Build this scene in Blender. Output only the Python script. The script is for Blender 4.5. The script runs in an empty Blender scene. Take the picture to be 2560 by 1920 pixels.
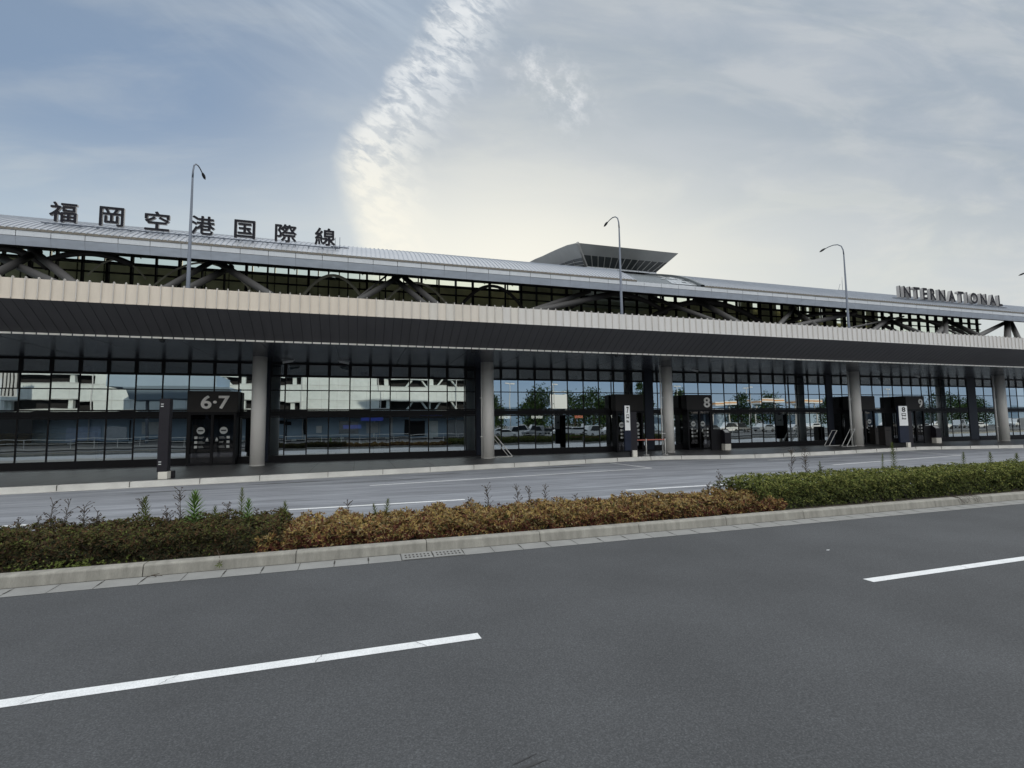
import bpy, bmesh, math, random
import numpy as np
from mathutils import Vector, Matrix
random.seed(7); rng = np.random.default_rng(7)
S = bpy.context.scene
COL = S.collection

# ------------------------------------------------------------------ camera
pitch, roll, yaw, CAMH = 0.0813646, -0.0124862, 0.3008768, 2.10
F = Vector((math.sin(yaw)*math.cos(pitch), math.cos(yaw)*math.cos(pitch), math.sin(pitch)))
R0 = Vector((math.cos(yaw), -math.sin(yaw), 0)); U0 = R0.cross(F)
R = R0*math.cos(roll) + U0*math.sin(roll); U = -R0*math.sin(roll) + U0*math.cos(roll)
cam = bpy.data.cameras.new('camera'); camo = bpy.data.objects.new('camera', cam); COL.objects.link(camo)
camo.matrix_world = Matrix(((R.x, U.x, -F.x, 0), (R.y, U.y, -F.y, 0), (R.z, U.z, -F.z, CAMH), (0, 0, 0, 1)))
cam.sensor_width = 36; cam.lens = 36*1234.24/2560; cam.clip_end = 8000; cam.clip_start = 0.05
S.camera = camo

# ------------------------------------------------------------------ world, sun, exposure
SUN_EL, SUN_AZ = math.radians(10.8), math.radians(14)      # azimuth measured from +Y towards +X
W = bpy.data.worlds.new("World"); S.world = W; W.use_nodes = True
nt = W.node_tree; N = nt.nodes; L = nt.links; N.clear()
def nd(t, **k):
    n = N.new(t)
    for a, b in k.items(): setattr(n, a, b)
    return n
def cn(sock, v):
    if isinstance(v, bpy.types.NodeSocket): L.new(v, sock)
    elif v is not None: sock.default_value = v
def ma(op, a, b=None, c=None, clamp=False):
    n = nd('ShaderNodeMath', operation=op); n.use_clamp = clamp
    cn(n.inputs[0], a); cn(n.inputs[1], b); cn(n.inputs[2], c); return n.outputs[0]
def sm(x, a, b):        # smoothstep a..b
    n = nd('ShaderNodeMapRange', interpolation_type='SMOOTHSTEP'); cn(n.inputs[0], x)
    n.inputs[1].default_value = a; n.inputs[2].default_value = b; return n.outputs[0]
def mixc(f, a, b):
    n = nd('ShaderNodeMix', data_type='RGBA'); cn(n.inputs[0], f); cn(n.inputs[6], a); cn(n.inputs[7], b); return n.outputs[2]
def noise(vec, scale, detail=4, rough=.5, dist=0):
    n = nd('ShaderNodeTexNoise'); cn(n.inputs['Vector'], vec); n.inputs['Scale'].default_value = scale
    n.inputs['Detail'].default_value = detail; n.inputs['Roughness'].default_value = rough; n.inputs['Distortion'].default_value = dist
    return n.outputs[0]
def comb(x, y, z):
    n = nd('ShaderNodeCombineXYZ'); cn(n.inputs[0], x); cn(n.inputs[1], y); cn(n.inputs[2], z); return n.outputs[0]
sky = nd('ShaderNodeTexSky', sky_type='NISHITA'); sky.sun_disc = False
sky.sun_elevation = SUN_EL; sky.sun_rotation = SUN_AZ
sky.air_density = 1.0; sky.dust_density = 1.2; sky.ozone_density = 2.0
tc = nd('ShaderNodeTexCoord'); sp = nd('ShaderNodeSeparateXYZ'); L.new(tc.outputs['Generated'], sp.inputs[0])
dx, dy, dz = sp.outputs
yy = ma('MAXIMUM', dy, 0.12)
u = ma('DIVIDE', dx, yy); v = ma('DIVIDE', dz, yy)         # position on the sky vault ahead of the terminal
front = sm(dy, 0.0, 0.3)
def gauss(u0, v0, su, sv):
    a = ma('DIVIDE', ma('SUBTRACT', u, u0), su); b = ma('DIVIDE', ma('SUBTRACT', v, v0), sv)
    return ma('EXPONENT', ma('MULTIPLY', ma('ADD', ma('MULTIPLY', a, a), ma('MULTIPLY', b, b)), -1.0))
K = 10.0                                                   # colours below are as seen; background strength is 0.1
def c3(r, g, b, k=1.0): return (r*K*k, g*K*k, b*K*k, 1)
uv = comb(u, v, 0.0)
# blue base: Nishita toned towards the photograph's pale blue
base = mixc(0.72, sky.outputs[0], c3(.275, .365, .50))
base = mixc(ma('MULTIPLY', sm(v, .62, .30), .80), base, c3(.50, .60, .68))
base = mixc(ma('MULTIPLY', gauss(-.36, .56, .34, .17), .50), base, c3(.19, .30, .48))
# thin veil, thicker to the right, combed into streaks
wob = noise(comb(ma('MULTIPLY', ma('ADD', u, ma('MULTIPLY', v, .9)), 1.1), ma('MULTIPLY', ma('SUBTRACT', v, ma('MULTIPLY', u, .22)), 4.2), 0.0), 1.6, 6, .55, .4)
veil = ma('ADD', ma('MULTIPLY', sm(u, -.35, .55), .78), ma('MULTIPLY', sm(wob, .42, .72), .36), clamp=True)
veilc = mixc(sm(v, .95, .42), c3(.42, .475, .53), c3(.63, .66, .65))
veilc = mixc(ma('MULTIPLY', sm(noise(comb(ma('MULTIPLY', u, .8), ma('MULTIPLY', ma('SUBTRACT', v, ma('MULTIPLY', u, .12)), 3.0), 2.0), 2.2, 6, .58, .5), .38, .68), .42), veilc, c3(.64, .66, .68))
col = mixc(veil, base, veilc)
# feathered streaks fanning up to the left
fan = noise(comb(ma('ADD', ma('MULTIPLY', u, 1.0), ma('MULTIPLY', v, 1.0)), ma('MULTIPLY', ma('SUBTRACT', v, ma('MULTIPLY', u, -.75)), .0), 3.0), 1.0, 2)
st = noise(comb(ma('MULTIPLY', ma('SUBTRACT', ma('MULTIPLY', u, .85), ma('MULTIPLY', v, .50)), 3.0), ma('MULTIPLY', ma('ADD', ma('MULTIPLY', v, .85), ma('MULTIPLY', u, .50)), 14.0), 5.0), 1.0, 6, .6, .5)
stm = ma('MULTIPLY', ma('MULTIPLY', sm(st, .30, .75), gauss(-.06, .88, .30, .17)), .8)
col = mixc(stm, col, c3(.48, .55, .63))
# warm glow low behind the roof
g1 = gauss(.32, .32, .48, .19); g2 = gauss(.60, .30, 1.1, .28)
# bright curling cloud: centre line u = f(v)
fc = nd('ShaderNodeFloatCurve'); cn(fc.inputs['Value'], v)
cur = fc.mapping.curves[0]
pts = [(0.30, .015), (0.377, -.006), (0.432, -.022), (0.488, -.036), (0.528, -.044), (0.572, -.030), (0.627, -.004), (0.714, .045), (0.815, .105), (0.889, .135), (1.0, .20)]
fc.mapping.clip_min_y = -1; fc.mapping.clip_min_x = 0; fc.mapping.use_clip = False
while len(cur.points) < len(pts): cur.points.new(.5, .5)
for p, q in zip(cur.points, pts): p.location = q
fc.mapping.update()
d = ma('SUBTRACT', u, fc.outputs[0])
wb = ma('MULTIPLY', ma('SUBTRACT', noise(uv, 8, 5, .6), .5), ma('ADD', .03, ma('MULTIPLY', sm(v, .5, .75), .10)))
d = ma('ADD', d, wb)
side = ma('ADD', ma('MULTIPLY', sm(d, -.10, .08), .58), .42)      # the glow stays right of the curling cloud
col = mixc(ma('MULTIPLY', ma('MULTIPLY', g2, .55), side), col, c3(.80, .81, .76))
col = mixc(ma('MULTIPLY', ma('MULTIPLY', g1, .88), side), col, c3(.98, .955, .85))
edge = ma('MULTIPLY', sm(d, -.022, .036), ma('SUBTRACT', 1.0, sm(d, .06, .21)))
rip = noise(comb(ma('MULTIPLY', ma('ADD', u, ma('MULTIPLY', v, -.4)), 19.0), ma('MULTIPLY', ma('ADD', v, ma('MULTIPLY', u, .4)), 38.0), 0.0), 1.0, 5, .6, .4)
soft = noise(uv, 13, 5, .6)
ripm = ma('ADD', ma('MULTIPLY', sm(rip, .38, .62), .80), ma('MULTIPLY', sm(soft, .35, .65), .42), clamp=True)
low = sm(v, .58, .44)
cm = ma('MULTIPLY', edge, ma('ADD', ma('MULTIPLY', ripm, ma('SUBTRACT', 1.0, ma('MULTIPLY', low, .55))), ma('MULTIPLY', low, .46), clamp=True))
cm = ma('MULTIPLY', cm, sm(v, 1.10, .90))
clc = mixc(sm(v, .42, .72), c3(.97, .94, .83), c3(.80, .83, .85))
col = mixc(ma('MULTIPLY', ma('MULTIPLY', sm(d, -.22, -.02), ma('SUBTRACT', 1.0, sm(d, -.02, .02))), .22), col, c3(.40, .50, .62))
col = mixc(ma('MULTIPLY', cm, .92), col, clc)
# little puffs right of it
pf = ma('MULTIPLY', ma('ADD', gauss(.38, .80, .07, .055), gauss(.46, .75, .06, .07)), sm(noise(uv, 20, 6, .65), .42, .70))
col = mixc(ma('MULTIPLY', pf, .75, clamp=True), col, c3(.78, .80, .82))
# the sky behind the camera and overhead: clear blue low down, unseen bright fill added higher up
backc = mixc(sm(dz, .02, .14), c3(.46, .58, .74), c3(.30, .44, .66))
backc = mixc(.18, backc, sky.outputs[0])
backc = mixc(sm(dz, .105, .26), backc, c3(1.62, 1.62, 1.60))   # unseen bright cloud added as fill light on the facade
col = mixc(front, backc, col)
zen = ma('MULTIPLY', sm(dz, .66, .93), 1.0)
col = mixc(ma('MULTIPLY', zen, sm(noise(tc.outputs['Generated'], 3, 4, .5), .2, .6)), col, c3(1.55, 1.58, 1.60))  # unseen zenith brightened as added fill light
bg = nd('ShaderNodeBackground'); L.new(col, bg.inputs[0]); bg.inputs[1].default_value = 0.1
wo = nd('ShaderNodeOutputWorld'); L.new(bg.outputs[0], wo.inputs[0])

sun = bpy.data.lights.new('sun', 'SUN'); sun.energy = 3.0; sun.angle = math.radians(.5); sun.color = (1.0, .86, .68)
suno = bpy.data.objects.new('sun', sun); COL.objects.link(suno)
sd = Vector((math.sin(SUN_AZ)*math.cos(SUN_EL), math.cos(SUN_AZ)*math.cos(SUN_EL), math.sin(SUN_EL)))
suno.rotation_euler = sd.to_track_quat('Z', 'Y').to_euler(); suno.location = (30, 30, 60)
S.view_settings.view_transform = 'Standard'; S.view_settings.look = 'None'; S.view_settings.exposure = 0.0; S.view_settings.gamma = 1
S.render.engine = 'CYCLES'; S.cycles.max_bounces = 8; S.cycles.transparent_max_bounces = 16

# ------------------------------------------------------------------ materials
MATS = {}
def mat(name, col, rough=.7, var=.12, vs=3.0, fine=0, fs=60, metal=0, bump=0, bs=40, spec=.5, stretch=(1, 1, 1), var2=0, vs2=.5, rot=0.0, grain=0, gs=110):
    if name in MATS: return MATS[name]
    m = bpy.data.materials.new(name); m.use_nodes = True; t = m.node_tree; b = t.nodes['Principled BSDF']
    b.inputs['Roughness'].default_value = rough; b.inputs['Metallic'].default_value = metal; b.inputs['Specular IOR Level'].default_value = spec
    g = t.nodes.new('ShaderNodeNewGeometry'); mp = t.nodes.new('ShaderNodeMapping'); t.links.new(g.outputs['Position'], mp.inputs[0])
    mp.inputs['Scale'].default_value = stretch; mp.inputs['Rotation'].default_value = (0, 0, rot)
    fac = None
    for sc, am, de in ((vs, var, 5), (fs, fine, 2), (vs2, var2, 3)):
        if am <= 0: continue
        n = t.nodes.new('ShaderNodeTexNoise'); n.inputs['Scale'].default_value = sc; n.inputs['Detail'].default_value = de
        t.links.new(mp.outputs[0], n.inputs['Vector'])
        r = t.nodes.new('ShaderNodeMapRange'); r.inputs[1].default_value = .25; r.inputs[2].default_value = .75
        r.inputs[3].default_value = 1-am; r.inputs[4].default_value = 1+am; t.links.new(n.outputs[0], r.inputs[0])
        if fac is None: fac = r.outputs[0]
        else:
            mm = t.nodes.new('ShaderNodeMath'); mm.operation = 'MULTIPLY'; t.links.new(fac, mm.inputs[0]); t.links.new(r.outputs[0], mm.inputs[1]); fac = mm.outputs[0]
    if grain:
        vo = t.nodes.new('ShaderNodeTexVoronoi'); vo.inputs['Scale'].default_value = gs; t.links.new(g.outputs['Position'], vo.inputs['Vector'])
        sx = t.nodes.new('ShaderNodeSeparateColor'); t.links.new(vo.outputs['Color'], sx.inputs[0])
        pw = t.nodes.new('ShaderNodeMath'); pw.operation = 'POWER'; t.links.new(sx.outputs[0], pw.inputs[0]); pw.inputs[1].default_value = 2.2
        r = t.nodes.new('ShaderNodeMapRange'); r.inputs[3].default_value = 1-grain*.55; r.inputs[4].default_value = 1+grain*1.4; t.links.new(pw.outputs[0], r.inputs[0])
        mm = t.nodes.new('ShaderNodeMath'); mm.operation = 'MULTIPLY'; t.links.new(fac, mm.inputs[0]); t.links.new(r.outputs[0], mm.inputs[1]); fac = mm.outputs[0]
    if fac is not None:
        vm = t.nodes.new('ShaderNodeVectorMath'); vm.operation = 'SCALE'; vm.inputs[0].default_value = col; t.links.new(fac, vm.inputs['Scale'])
        t.links.new(vm.outputs[0], b.inputs['Base Color'])
    else: b.inputs['Base Color'].default_value = (*col, 1)
    if bump:
        n = t.nodes.new('ShaderNodeTexNoise'); n.inputs['Scale'].default_value = bs; n.inputs['Detail'].default_value = 3
        t.links.new(mp.outputs[0], n.inputs['Vector'])
        bp = t.nodes.new('ShaderNodeBump'); bp.inputs['Strength'].default_value = bump; bp.inputs['Distance'].default_value = .01
        t.links.new(n.outputs[0], bp.inputs['Height']); t.links.new(bp.outputs[0], b.inputs['Normal'])
    MATS[name] = m; return m
def glass(name, refl, tint, gcol, bump=.0, fres=.35):
    m = bpy.data.materials.new(name); m.use_nodes = True; t = m.node_tree; t.nodes.clear()
    o = t.nodes.new('ShaderNodeOutputMaterial'); mx = t.nodes.new('ShaderNodeMixShader')
    gl = t.nodes.new('ShaderNodeBsdfGlossy'); gl.inputs['Roughness'].default_value = .004; gl.inputs[0].default_value = (*gcol, 1)
    tr = t.nodes.new('ShaderNodeBsdfTransparent'); tr.inputs[0].default_value = (*tint, 1)
    lw = t.nodes.new('ShaderNodeLayerWeight'); lw.inputs[0].default_value = .35
    a = t.nodes.new('ShaderNodeMath'); a.operation = 'MULTIPLY_ADD'; a.use_clamp = True; t.links.new(lw.outputs['Fresnel'], a.inputs[0])
    a.inputs[1].default_value = fres; a.inputs[2].default_value = refl
    t.links.new(a.outputs[0], mx.inputs[0]); t.links.new(tr.outputs[0], mx.inputs[1]); t.links.new(gl.outputs[0], mx.inputs[2]); t.links.new(mx.outputs[0], o.inputs[0])
    if bump:
        g = t.nodes.new('ShaderNodeNewGeometry'); n = t.nodes.new('ShaderNodeTexNoise'); n.inputs['Scale'].default_value = .8; n.inputs['Detail'].default_value = 1
        t.links.new(g.outputs['Position'], n.inputs['Vector'])
        bp = t.nodes.new('ShaderNodeBump'); bp.inputs['Strength'].default_value = bump; bp.inputs['Distance'].default_value = .02
        t.links.new(n.outputs[0], bp.inputs['Height']); t.links.new(bp.outputs[0], gl.inputs['Normal'])
    MATS[name] = m; return m
def emit(name, col, s):
    m = bpy.data.materials.new(name); m.use_nodes = True; b = m.node_tree.nodes['Principled BSDF']
    b.inputs['Base Color'].default_value = (*col, 1); b.inputs['Emission Color'].default_value = (*col, 1); b.inputs['Emission Strength'].default_value = s
    MATS[name] = m; return m

# ------------------------------------------------------------------ mesh helpers
class MB:
    def __init__(s): s.v = []; s.f = []
    def quad(s, a, b, c, d):
        n = len(s.v); s.v += [tuple(a), tuple(b), tuple(c), tuple(d)]; s.f.append((n, n+1, n+2, n+3)); return s
    def poly(s, pts):
        n = len(s.v); s.v += [tuple(p) for p in pts]; s.f.append(tuple(range(n, n+len(pts)))); return s
    def box(s, x0, x1, y0, y1, z0, z1):
        n = len(s.v)
        s.v += [(x, y, z) for z in (z0, z1) for x, y in ((x0, y0), (x1, y0), (x1, y1), (x0, y1))]
        s.f += [tuple(n+i for i in q) for q in ((3, 2, 1, 0), (4, 5, 6, 7), (0, 1, 5, 4), (1, 2, 6, 5), (2, 3, 7, 6), (3, 0, 4, 7))]; return s
    def prism(s, prof, x0, x1):            # profile (y,z) swept along x
        n = len(s.v); k = len(prof)
        s.v += [(x0, y, z) for y, z in prof] + [(x1, y, z) for y, z in prof]
        s.f += [tuple(range(n, n+k))[::-1], tuple(range(n+k, n+2*k))]
        s.f += [(n+i, n+(i+1) % k, n+k+(i+1) % k, n+k+i) for i in range(k)]; return s
    def tube(s, pts, r, seg=8, cap=True):
        pts = [Vector(p) for p in pts]; rs = r if isinstance(r, (list, tuple)) else [r]*len(pts)
        n0 = len(s.v); prev = None
        for i, p in enumerate(pts):
            t = (pts[min(i+1, len(pts)-1)] - pts[max(i-1, 0)]).normalized()
            if prev is None: a = t.orthogonal().normalized()
            else: a = (prev - t*prev.dot(t)).normalized()
            prev = a; b = t.cross(a)
            for j in range(seg):
                an = 2*math.pi*j/seg; q = p + (a*math.cos(an) + b*math.sin(an))*rs[i]; s.v.append(tuple(q))
        for i in range(len(pts)-1):
            for j in range(seg):
                k = n0+i*seg; s.f.append((k+j, k+(j+1) % seg, k+seg+(j+1) % seg, k+seg+j))
        if cap:
            s.f.append(tuple(n0+j for j in range(seg))[::-1]); e = n0+(len(pts)-1)*seg; s.f.append(tuple(e+j for j in range(seg)))
        return s
    def disc(s, x, y, z, r, seg=24): return s.poly([(x+r*math.cos(-2*math.pi*i/seg), y, z+r*math.sin(-2*math.pi*i/seg)) for i in range(seg)][::-1])
    def build(s, name, m, parent=None, smooth=False, bevel=0):
        me = bpy.data.meshes.new(name); me.from_pydata(s.v, [], s.f); me.materials.append(MATS[m] if isinstance(m, str) else m); me.update()
        if smooth: me.shade_smooth()
        o = bpy.data.objects.new(name, me); COL.objects.link(o)
        if parent is not None:
            o.parent = parent; o.matrix_parent_inverse = Matrix.Translation(parent.matrix_world.translation).inverted() if parent.type == 'EMPTY' else Matrix.Identity(4)
        if bevel:
            md = o.modifiers.new('bevel', 'BEVEL'); md.width = bevel; md.segments = 2; md.limit_method = 'ANGLE'
        return o
def tag(o, label=None, cat=None, group=None, kind=None):
    if label: o['label'] = label
    if cat: o['category'] = cat
    if group: o['group'] = group
    if kind: o['kind'] = kind
    return o
def empty(name, loc, label, cat, group=None, rz=0):
    o = bpy.data.objects.new(name, None); COL.objects.link(o); o.location = loc; o.rotation_euler = (0, 0, rz); o.empty_display_size = .3
    o.matrix_world = Matrix.Translation(Vector(loc)) @ Matrix.Rotation(rz, 4, 'Z')
    return tag(o, label, cat, group)
def child(mb, name, m, par, smooth=False, bevel=0):     # mesh given in the parent's local space
    o = mb.build(name, m, None, smooth, bevel); o.parent = par; return o
def copy_tree(o, par=None):
    c = o.copy(); COL.objects.link(c)
    if par is not None: c.parent = par; c.matrix_parent_inverse = o.matrix_parent_inverse.copy()
    for ch in [x for x in o.children]: copy_tree(ch, c)
    return c
def zr(c, Y): return CAMH + c*Y

def text_mesh(body, depth=.02, bold=0.0):
    cu = bpy.data.curves.new('lettering', 'FONT'); cu.body = body; cu.extrude = depth/2; cu.resolution_u = 4
    o = bpy.data.objects.new('lettering', cu); COL.objects.link(o); bpy.context.view_layer.update()
    dg = bpy.context.evaluated_depsgraph_get(); me = bpy.data.meshes.new_from_object(o.evaluated_get(dg))
    vs = np.array([v.co for v in me.vertices]); fs = [tuple(p.vertices) for p in me.polygons]
    bpy.data.objects.remove(o); bpy.data.curves.remove(cu); bpy.data.meshes.remove(me)
    V = []; Fc = []
    offs = [(0, 0, 0)] if not bold else [(0, 0, 0)] + [(bold*math.cos(a), bold*math.sin(a), 0.004*(k+1)*depth) for k, a in enumerate(np.linspace(0, 2*math.pi, 8, endpoint=False))]
    for ox, oy, oz in offs:
        n = len(V); V += [tuple(p) for p in (vs + np.array([ox, oy, oz]))]; Fc += [tuple(i+n for i in f) for f in fs]
    return np.array(V), Fc
def letters(body, x0, x1, z0, z1, y, m, name, parent, depth=.02, bold=0.0):
    """flat lettering facing -Y fitted in the rectangle x0..x1, z0..z1 (world)"""
    V, Fc = text_mesh(body, 1.0, bold)
    mn, mx = V.min(0), V.max(0); sx = (x1-x0)/(mx[0]-mn[0]); sz = (z1-z0)/(mx[1]-mn[1])
    mb = MB(); mb.v = [(x0+(p[0]-mn[0])*sx, y-(p[2]-mn[2])*depth/(mx[2]-mn[2]), z0+(p[1]-mn[1])*sz) for p in V]; mb.f = Fc
    return mb.build(name, m, parent)

# ------------------------------------------------------------------ palette
mat('asphalt', (.067, .071, .076), .85, .10, .9, .25, 60, bump=.12, bs=170, spec=.35, var2=.13, vs2=.22, grain=.30, gs=120)
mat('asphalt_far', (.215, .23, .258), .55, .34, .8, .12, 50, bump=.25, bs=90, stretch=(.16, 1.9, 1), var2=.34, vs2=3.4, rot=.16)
mat('stain', (.045, .047, .05), .8, .3, 2)
mat('road_paint', (.72, .745, .76), .7, .09, 5, .16, 90, bump=.3, bs=120)
mat('road_paint_worn', (.70, .72, .74), .7, .10, 6, .1, 80)
mat('kerb_concrete', (.265, .26, .235), .85, .18, 2.6, .10, 70, bump=.25, bs=60, var2=.20, vs2=6, stretch=(1.6, 1, .35))
mat('gutter_concrete', (.235, .24, .235), .85, .12, 3, .10, 80, bump=.2, bs=60)
mat('joint', (.035, .033, .03), .95, .2, 8)
mat('far_kerb', (.50, .50, .48), .8, .16, 1.5, .06, 50)
mat('paving_stone', (.062, .064, .067), .42, .14, .8, .06, 40, spec=.5)
mat('paving_joint', (.05, .05, .05), .8)
mat('soil', (.05, .04, .03), .95, .4, 8, .3, 60, bump=.6, bs=50)
mat('ground_far', (.05, .05, .05), .9, .2, .2)
mat('car_park_asphalt', (.06, .062, .066), .9, .2, .4)
mat('footpath_paving', (.10, .10, .10), .9, .1, 1)
mat('parapet_panel', (.60, .585, .555), .5, .03, 2, .05, 45, spec=.4)
for i_, c_ in enumerate(((.62, .56, .48), (.615, .57, .505), (.605, .578, .53), (.595, .58, .555), (.59, .585, .575))): mat('parapet_bounce_tint_%d' % i_, c_, .5, .05, 2, .06, 45, spec=.3, stretch=(5, 1, .7), var2=.05, vs2=.35)  # warm bounced light painted into the panel colours, beige to neutral
mat('parapet_fin', (.50, .48, .45), .5, .05, 4)
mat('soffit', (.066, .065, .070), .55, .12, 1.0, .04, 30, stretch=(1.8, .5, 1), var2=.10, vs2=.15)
mat('groove', (.012, .012, .013), .8)
mat('soffit_groove', (.035, .035, .038), .8)
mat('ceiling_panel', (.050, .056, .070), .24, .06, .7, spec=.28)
mat('slot_trim', (.78, .76, .70), .6, .04, 3)
mat('column_paint', (.72, .70, .665), .6, .04, 1.2, .03, 40)
mat('frame_black', (.010, .010, .012), .5, .1, 2, spec=.15)
mat('frame_blue', (.012, .016, .028), .4, .1, 2, spec=.2)
mat('door_panel', (.036, .033, .032), .55, .05, 2, spec=.2)
mat('totem_dark', (.018, .017, .022), .5, .08, 2, spec=.2)
mat('totem_blue', (.012, .017, .034), .5, spec=.2)
mat('plinth', (.66, .64, .58), .7, .06, 5, .05, 60)
mat('board_white', (.78, .80, .80), .5, .02, 4)
mat('ink', (.015, .015, .02), .6)
mat('numeral', (.90, .87, .82), .6)
mat('sticker', (.46, .48, .47), .6, .05, 20)
mat('hall_wall', (.62, .62, .46), .8, .3, .6)
mat('interior_wall', (.05, .055, .06), .8, .2, .8)
mat('interior_brown', (.80, .60, .30), .7, .1, 1)
mat('interior_floor', (.10, .10, .10), .3)
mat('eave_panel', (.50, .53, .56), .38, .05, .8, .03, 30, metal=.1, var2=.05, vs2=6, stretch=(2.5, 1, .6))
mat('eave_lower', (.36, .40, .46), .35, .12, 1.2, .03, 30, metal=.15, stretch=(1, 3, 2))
mat('roof_sheet', (.44, .46, .49), .38, .05, .5, .0, 1, metal=.25)
mat('roof_seam', (.40, .43, .47), .4, .05, 1, metal=.4)
mat('roof_edge', (.17, .155, .13), .6, .15, 2)
mat('roof_under', (.20, .20, .18), .7, .2, .4)
mat('roof_slate', (.13, .145, .15), .22, .25, 2.5, stretch=(1, 3, 3), metal=.2)
mat('roof_skylight', (.75, .78, .80), .15, .1, 2, metal=.5)
mat('strut_paint', (.048, .047, .046), .55, .08, .6)
mat('arch_pale', (.60, .60, .48), .5, .1, 1)
mat('lantern_clad', (.26, .265, .26), .5, .08, .7)
mat('lantern_glass', (.045, .05, .052), .18, .2, .8)
mat('lantern_frame', (.30, .30, .29), .5)
mat('sign_face', (.012, .012, .018), .6, .1, 2, spec=.15)
mat('sign_side', (.42, .41, .40), .5, .06, 2)
mat('galvanised', (.12, .14, .175), .45, .08, 1, metal=.4)
mat('lamp_black', (.03, .032, .035), .5)
mat('white_metal', (.62, .62, .60), .45, .04, 3)
mat('belt_red', (.45, .13, .10), .7)
mat('camera_grey', (.55, .57, .58), .5)
mat('twig', (.06, .045, .035), .9)
mat('weed_dry', (.055, .043, .032), .9)
for n, c in dict(leaf_olive=(.075, .075, .03), leaf_dark=(.030, .034, .020), leaf_rust=(.095, .055, .03), leaf_brown=(.058, .040, .026), leaf_green=(.10, .125, .035),
                 leaf_yellow=(.28, .205, .075), leaf_orange=(.18, .10, .045), leaf_redbrown=(.095, .035, .028), leaf_tan=(.24, .19, .10), leaf_lime=(.20, .21, .065),
                 leaf_mid=(.072, .088, .03), leaf_deep=(.034, .044, .022), leaf_bright=(.12, .20, .06), tree_leaf=(.05, .085, .03), tree_leaf_dark=(.02, .04, .015)).items():
    mat(n, c, .9, .25, 6, spec=.06)
mat('car_white', (.75, .76, .77), .25); mat('car_dark', (.04, .045, .05), .25); mat('car_silver', (.4, .42, .45), .25, metal=.5)
mat('car_glass', (.02, .025, .03), .1); mat('tyre', (.02, .02, .02), .9)
mat('pale_wall', (.70, .77, .77), .75, .10, .15, var2=.08, vs2=1.5); mat('blue_wall', (.34, .45, .56), .75, .06, .3); mat('opening_dark', (.02, .02, .022), .9)
mat('lavender', (.42, .52, .72), .6); mat('blue_notice', (.05, .08, .45), .6)
mat('hill', (.10, .16, .22), .95, .2, .01); mat('sign_orange', (.75, .32, .05), .6)
glass('facade_glass', .56, (.34, .37, .38), (.78, .87, .92), bump=.07, fres=.45)
glass('upper_glass', .03, (.84, .90, .82), (.7, .8, .8), fres=.25)
emit('lit_sign', (.85, .83, .74), 2.2); emit('lit_blue', (.05, .08, .45), 1.0); emit('lit_red', (.85, .25, .15), 1.8)

# ------------------------------------------------------------------ ground and roads
def struct(mb, name, m): return tag(mb.build(name, m), kind='structure')
struct(MB().quad((-3000, -3000, -.03), (3000, -3000, -.03), (3000, 3000, -.03), (-3000, 3000, -.03)), 'ground', 'ground_far')
struct(MB().quad((-80, .9, 0), (160, .9, 0), (160, 8.05, 0), (-80, 8.05, 0)), 'near_road', 'asphalt')
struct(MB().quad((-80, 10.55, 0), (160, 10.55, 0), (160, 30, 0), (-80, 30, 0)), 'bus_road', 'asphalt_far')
# near footpath behind the photographer
mb = MB(); mb.box(-80, 160, -4.5, .9, -.02, .13); struct(mb, 'footpath', 'footpath_paving')
# dashed centre line of the near road
P5 = .0041
k = 0
k = 1
for x0, x1 in ((-4.85, 1.17), (6.39, 12.4)):
    mb = MB(); n = 24; ys = 4.915, 5.055
    for i in range(n):
        a = x0+(x1-x0)*i/n; b = x0+(x1-x0)*(i+1)/n
        j = lambda: random.uniform(-.0025, .0025)
        mb.quad((a+.01, ys[0], P5), (b+.01, ys[0], P5), (b, ys[1], P5), (a, ys[1], P5))
    o = mb.build('lane_marking', 'road_paint'); k += 1
    if x0 < 13 and x1 > -5: tag(o, {2: 'white dash ending below the centre of the near road', 3: 'white dash entering the right edge on the near road'}[k], 'road marking', 'dashes along the near road')
    else: tag(o, 'white road dash outside the picture on the near road', 'road marking', 'dashes along the near road')
# road crack scars and pale chips
ordinal = ('first', 'second', 'third', 'fourth')
def scar(x, y, l, w, rz, m, label):
    mb = MB(); pts = []
    for i in range(9):
        a = -l/2+l*i/8; pts.append((x+a*math.cos(rz), y+a*math.sin(rz), w*(math.sin(math.pi*i/8)*random.uniform(.4, 1)+.05)))
    nx, ny = -math.sin(rz), math.cos(rz)
    for p, q in zip(pts[:-1], pts[1:]):
        mb.quad((p[0]-nx*p[2], p[1]-ny*p[2], .0041), (q[0]-nx*q[2], q[1]-ny*q[2], .0041), (q[0]+nx*q[2], q[1]+ny*q[2], .0041), (p[0]+nx*p[2], p[1]+ny*p[2], .0041))
    return tag(mb.build('road_scuff', m), label, 'road scuff')
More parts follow.
